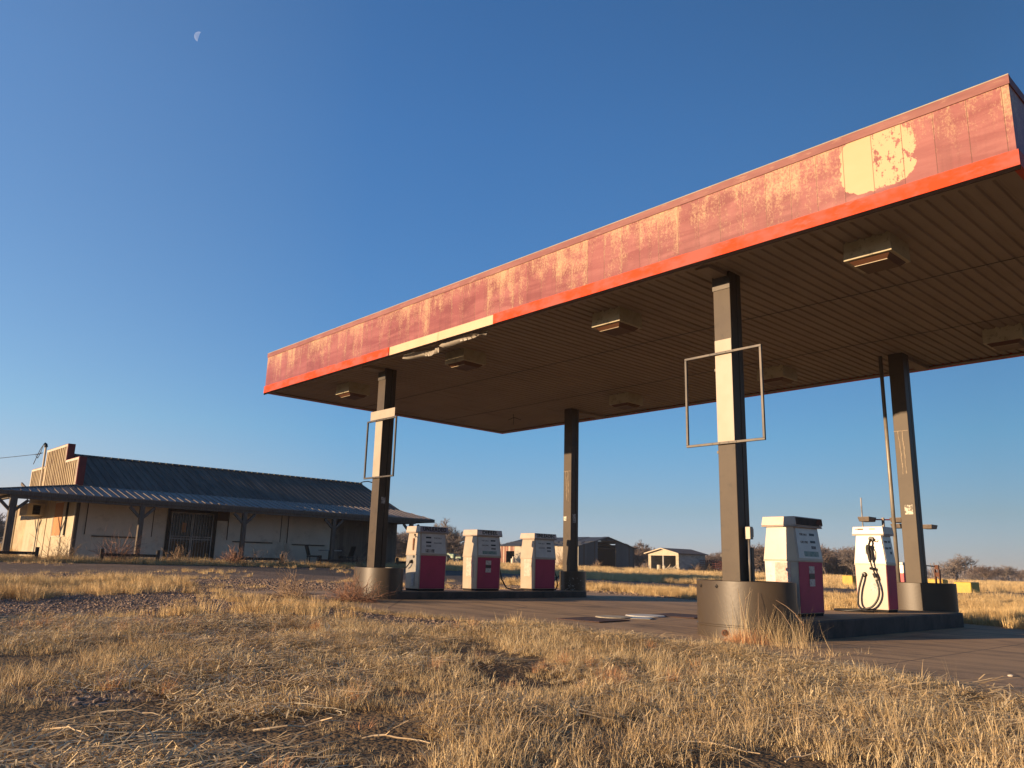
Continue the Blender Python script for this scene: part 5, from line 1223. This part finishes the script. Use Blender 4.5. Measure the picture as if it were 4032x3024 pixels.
def scatter_object(name, P, Rr, Sc, I, coll, label, cat):
    me = bpy.data.meshes.new(name); me.vertices.add(len(P)); me.vertices.foreach_set('co', P.astype(np.float32).ravel())
    a = me.attributes.new('rot', 'FLOAT_VECTOR', 'POINT'); a.data.foreach_set('vector', Rr.astype(np.float32).ravel())
    a = me.attributes.new('scl', 'FLOAT', 'POINT'); a.data.foreach_set('value', Sc.astype(np.float32))
    a = me.attributes.new('idx', 'INT', 'POINT'); a.data.foreach_set('value', I.astype(np.int32)); me.update()
    o = bpy.data.objects.new(name, me); C.objects.link(o)
    ng = bpy.data.node_groups.new(name, 'GeometryNodeTree'); ng.interface.new_socket('Geometry', in_out='INPUT', socket_type='NodeSocketGeometry'); ng.interface.new_socket('Geometry', in_out='OUTPUT', socket_type='NodeSocketGeometry')
    N = ng.nodes.new; gi, go = N('NodeGroupInput'), N('NodeGroupOutput'); ip = N('GeometryNodeInstanceOnPoints'); ci = N('GeometryNodeCollectionInfo')
    ci.inputs['Collection'].default_value = coll; ci.inputs['Separate Children'].default_value = True; ci.inputs['Reset Children'].default_value = True
    ip.inputs['Pick Instance'].default_value = True
    def na(n, t):
        q = N('GeometryNodeInputNamedAttribute'); q.data_type = t; q.inputs['Name'].default_value = n; return [s for s in q.outputs if s.enabled and s.name == 'Attribute'][0]
    e = N('FunctionNodeEulerToRotation'); lk = ng.links.new
    lk(gi.outputs[0], ip.inputs['Points']); lk(ci.outputs[0], ip.inputs['Instance']); lk(na('idx', 'INT'), ip.inputs['Instance Index'])
    lk(na('rot', 'FLOAT_VECTOR'), e.inputs[0]); lk(e.outputs[0], ip.inputs['Rotation']); lk(na('scl', 'FLOAT'), ip.inputs['Scale']); lk(ip.outputs[0], go.inputs[0])
    md = o.modifiers.new('scatter', 'NODES'); md.node_group = ng
    return tag(o, label, cat, kind='stuff')
P = np.concatenate(PTS['P']); print('grass instances', len(P))
scatter_object('dry_grass', P, np.concatenate(PTS['R']), np.concatenate(PTS['S']), np.concatenate(PTS['I']), GC, 'dry straw-coloured grass and thatch over the open ground', 'grass')
# pale dead stems lying in the foreground
def lying_stem(x, y, ang, ln, r0, seed):
    r = random.Random(seed); pts = []; a = ang
    for i in range(7):
        pts.append((x, y, tz(x, y)+.012+.03*math.sin(math.pi*i/6)*r.uniform(.2,1))); a += r.uniform(-.35,.35); x += math.cos(a)*ln/6; y += math.sin(a)*ln/6
    m = MB().tube(pts, r0, 6, r0*.5)
    k = r.randrange(2,5); p = Vector(pts[k]); b2 = a+r.choice((-1,1))*.9; m.tube([p, p+Vector((math.cos(b2)*ln*.2, math.sin(b2)*ln*.2, .03))], r0*.6, 5, r0*.3)
    tag(m.build('dead_stem', MT['deadstem']), 'pale dead stem lying on the matted foreground grass', 'stem', 'pale dead stems on the ground')
MT['deadstem'] = pmat('pale_dead_stem', (.70,.56,.36), .8, col2=(.58,.42,.24), scale=20, bump=0)
for k in range(16):
    px_ = [330,520,620,700,760,1100,1280,1500,1650,900,2600,2850,3050,1900,2300,450][k]; d_ = [4.6,5.0,4.3,4.0,5.6,4.4,5.2,4.1,4.9,6.2,4.2,4.8,4.0,4.6,5.3,6.5][k]
    x, y = polar(px_, d_); lying_stem(x, y, .9+k*.37 % .9-.4, .30+.04*(k % 6), .0042+.0008*(k % 3), k)
# single seed stalks by the near guard
def stalk(pts, lab, seeds=False):
    r = random.Random(len(pts)); m = MB().tube(pts, .0045, 5, .0022, cap=False)
    if seeds:
        for i in range(46):
            t = 1.2+1.8*i/46; k = min(int(t), len(pts)-2); p = Vector(pts[k]).lerp(Vector(pts[k+1]), t-k); q = p+Vector((r.uniform(-.014,.014), r.uniform(-.012,.012), r.uniform(-.014,.012))); m.tube([p, q], .004, 4, .0055)
    tag(m.build('seed_stalk', MT['weed']), lab, 'seed stalk')
stalk([(13.82,.1,-.02),(13.85,.1,.14),(13.86,.1,.26),(13.76,.1,.38),(13.66,.1,.45),(13.54,.1,.51)], 'bent brown seed stalk leaning over the near guard\'s right side', True)
stalk([(13.80,.12,-.02),(13.72,.1,.22),(13.60,.1,.38),(13.50,.1,.46)], 'thin pale stalk beside the bent seed stalk')
stalk([(13.15,.12,-.02),(13.10,.1,.30),(13.05,.1,.62)], 'tall thin straw standing before the near guard, left of the drooping one')
stalk([(13.14,.12,-.02),(13.12,.1,.30),(13.15,.1,.50),(13.24,.08,.60)], 'tall thin straw curving right before the near guard')
stalk([(13.30,.12,-.02),(13.31,.1,.35),(13.32,.1,.58)], 'straight thin straw nearest the shaded side of the near guard')
# (continued below)
# loose gravel stones near the slab and in the foreground
PC = bpy.data.collections.new('gravel_shapes')
MT['pebble'] = straw_mat('gravel_stone', [(.12,.08,.06),(.24,.17,.12),(.34,.26,.19),(.52,.44,.34),(.26,.18,.13),(.24,.17,.12)], 0.)
for s in range(4):
    r = random.Random(s); mb = MB()
    for q in range(1):
        n = 6
        for i, (zz, kk) in enumerate(((-.3,.7),(.15,1.),(.55,.55))):
            for j in range(n): t = 2*math.pi*j/n; mb.v.append((math.cos(t)*kk*r.uniform(.8,1.25)*1.2, math.sin(t)*kk*r.uniform(.7,1.1), zz*r.uniform(.8,1.2)))
        for i in range(2):
            for j in range(n): mb.f.append((i*n+j, i*n+(j+1)%n, (i+1)*n+(j+1)%n, (i+1)*n+j))
        mb.f.append(tuple(range(2*n,3*n)))
    me = bpy.data.meshes.new('stone_%d' % s); me.from_pydata(mb.v, [], mb.f); me.materials.append(MT['pebble']); PC.objects.link(bpy.data.objects.new('stone_%d' % s, me))
x, y = cloud(90000, 2, 26, -42, 40); g = gravel_w(x, y)*(1-in_slab(x, y, 0)); d = np.hypot(x-CAM.x, y-CAM.y); k = rng.random(len(x)) < g*.85; x, y, d = x[k], y[k], d[k]
P = np.stack([x, y, Tz(x, y)+.001], 1); n = len(P)
scatter_object('gravel_stones', P, np.stack([rng.normal(0,.3,n), rng.normal(0,.3,n), rng.uniform(0,6.28,n)], 1), rng.lognormal(-4.55, .38, n)*(1+.03*d), rng.integers(0, 4, n), PC, 'loose brown and grey gravel stones on the lot', 'gravel')

# ---------------------------------------------------------------- haze: thin pale air over the whole plain
hm_ = bpy.data.materials.new('haze'); hm_.use_nodes = True; hn = hm_.node_tree; hn.nodes.remove(hn.nodes['Principled BSDF'])
pv = hn.nodes.new('ShaderNodeVolumePrincipled'); pv.inputs['Color'].default_value = (.80,.86,1,1); pv.inputs['Density'].default_value = .0003; pv.inputs['Anisotropy'].default_value = 0.
hn.links.new(pv.outputs[0], hn.nodes['Material Output'].inputs['Volume'])
hb = MB().box((-2400,-1200,-16),(2200,2400,14)).build('haze', hm_); tag(hb, 'thin pale haze over the distant plain', 'haze', kind='stuff')
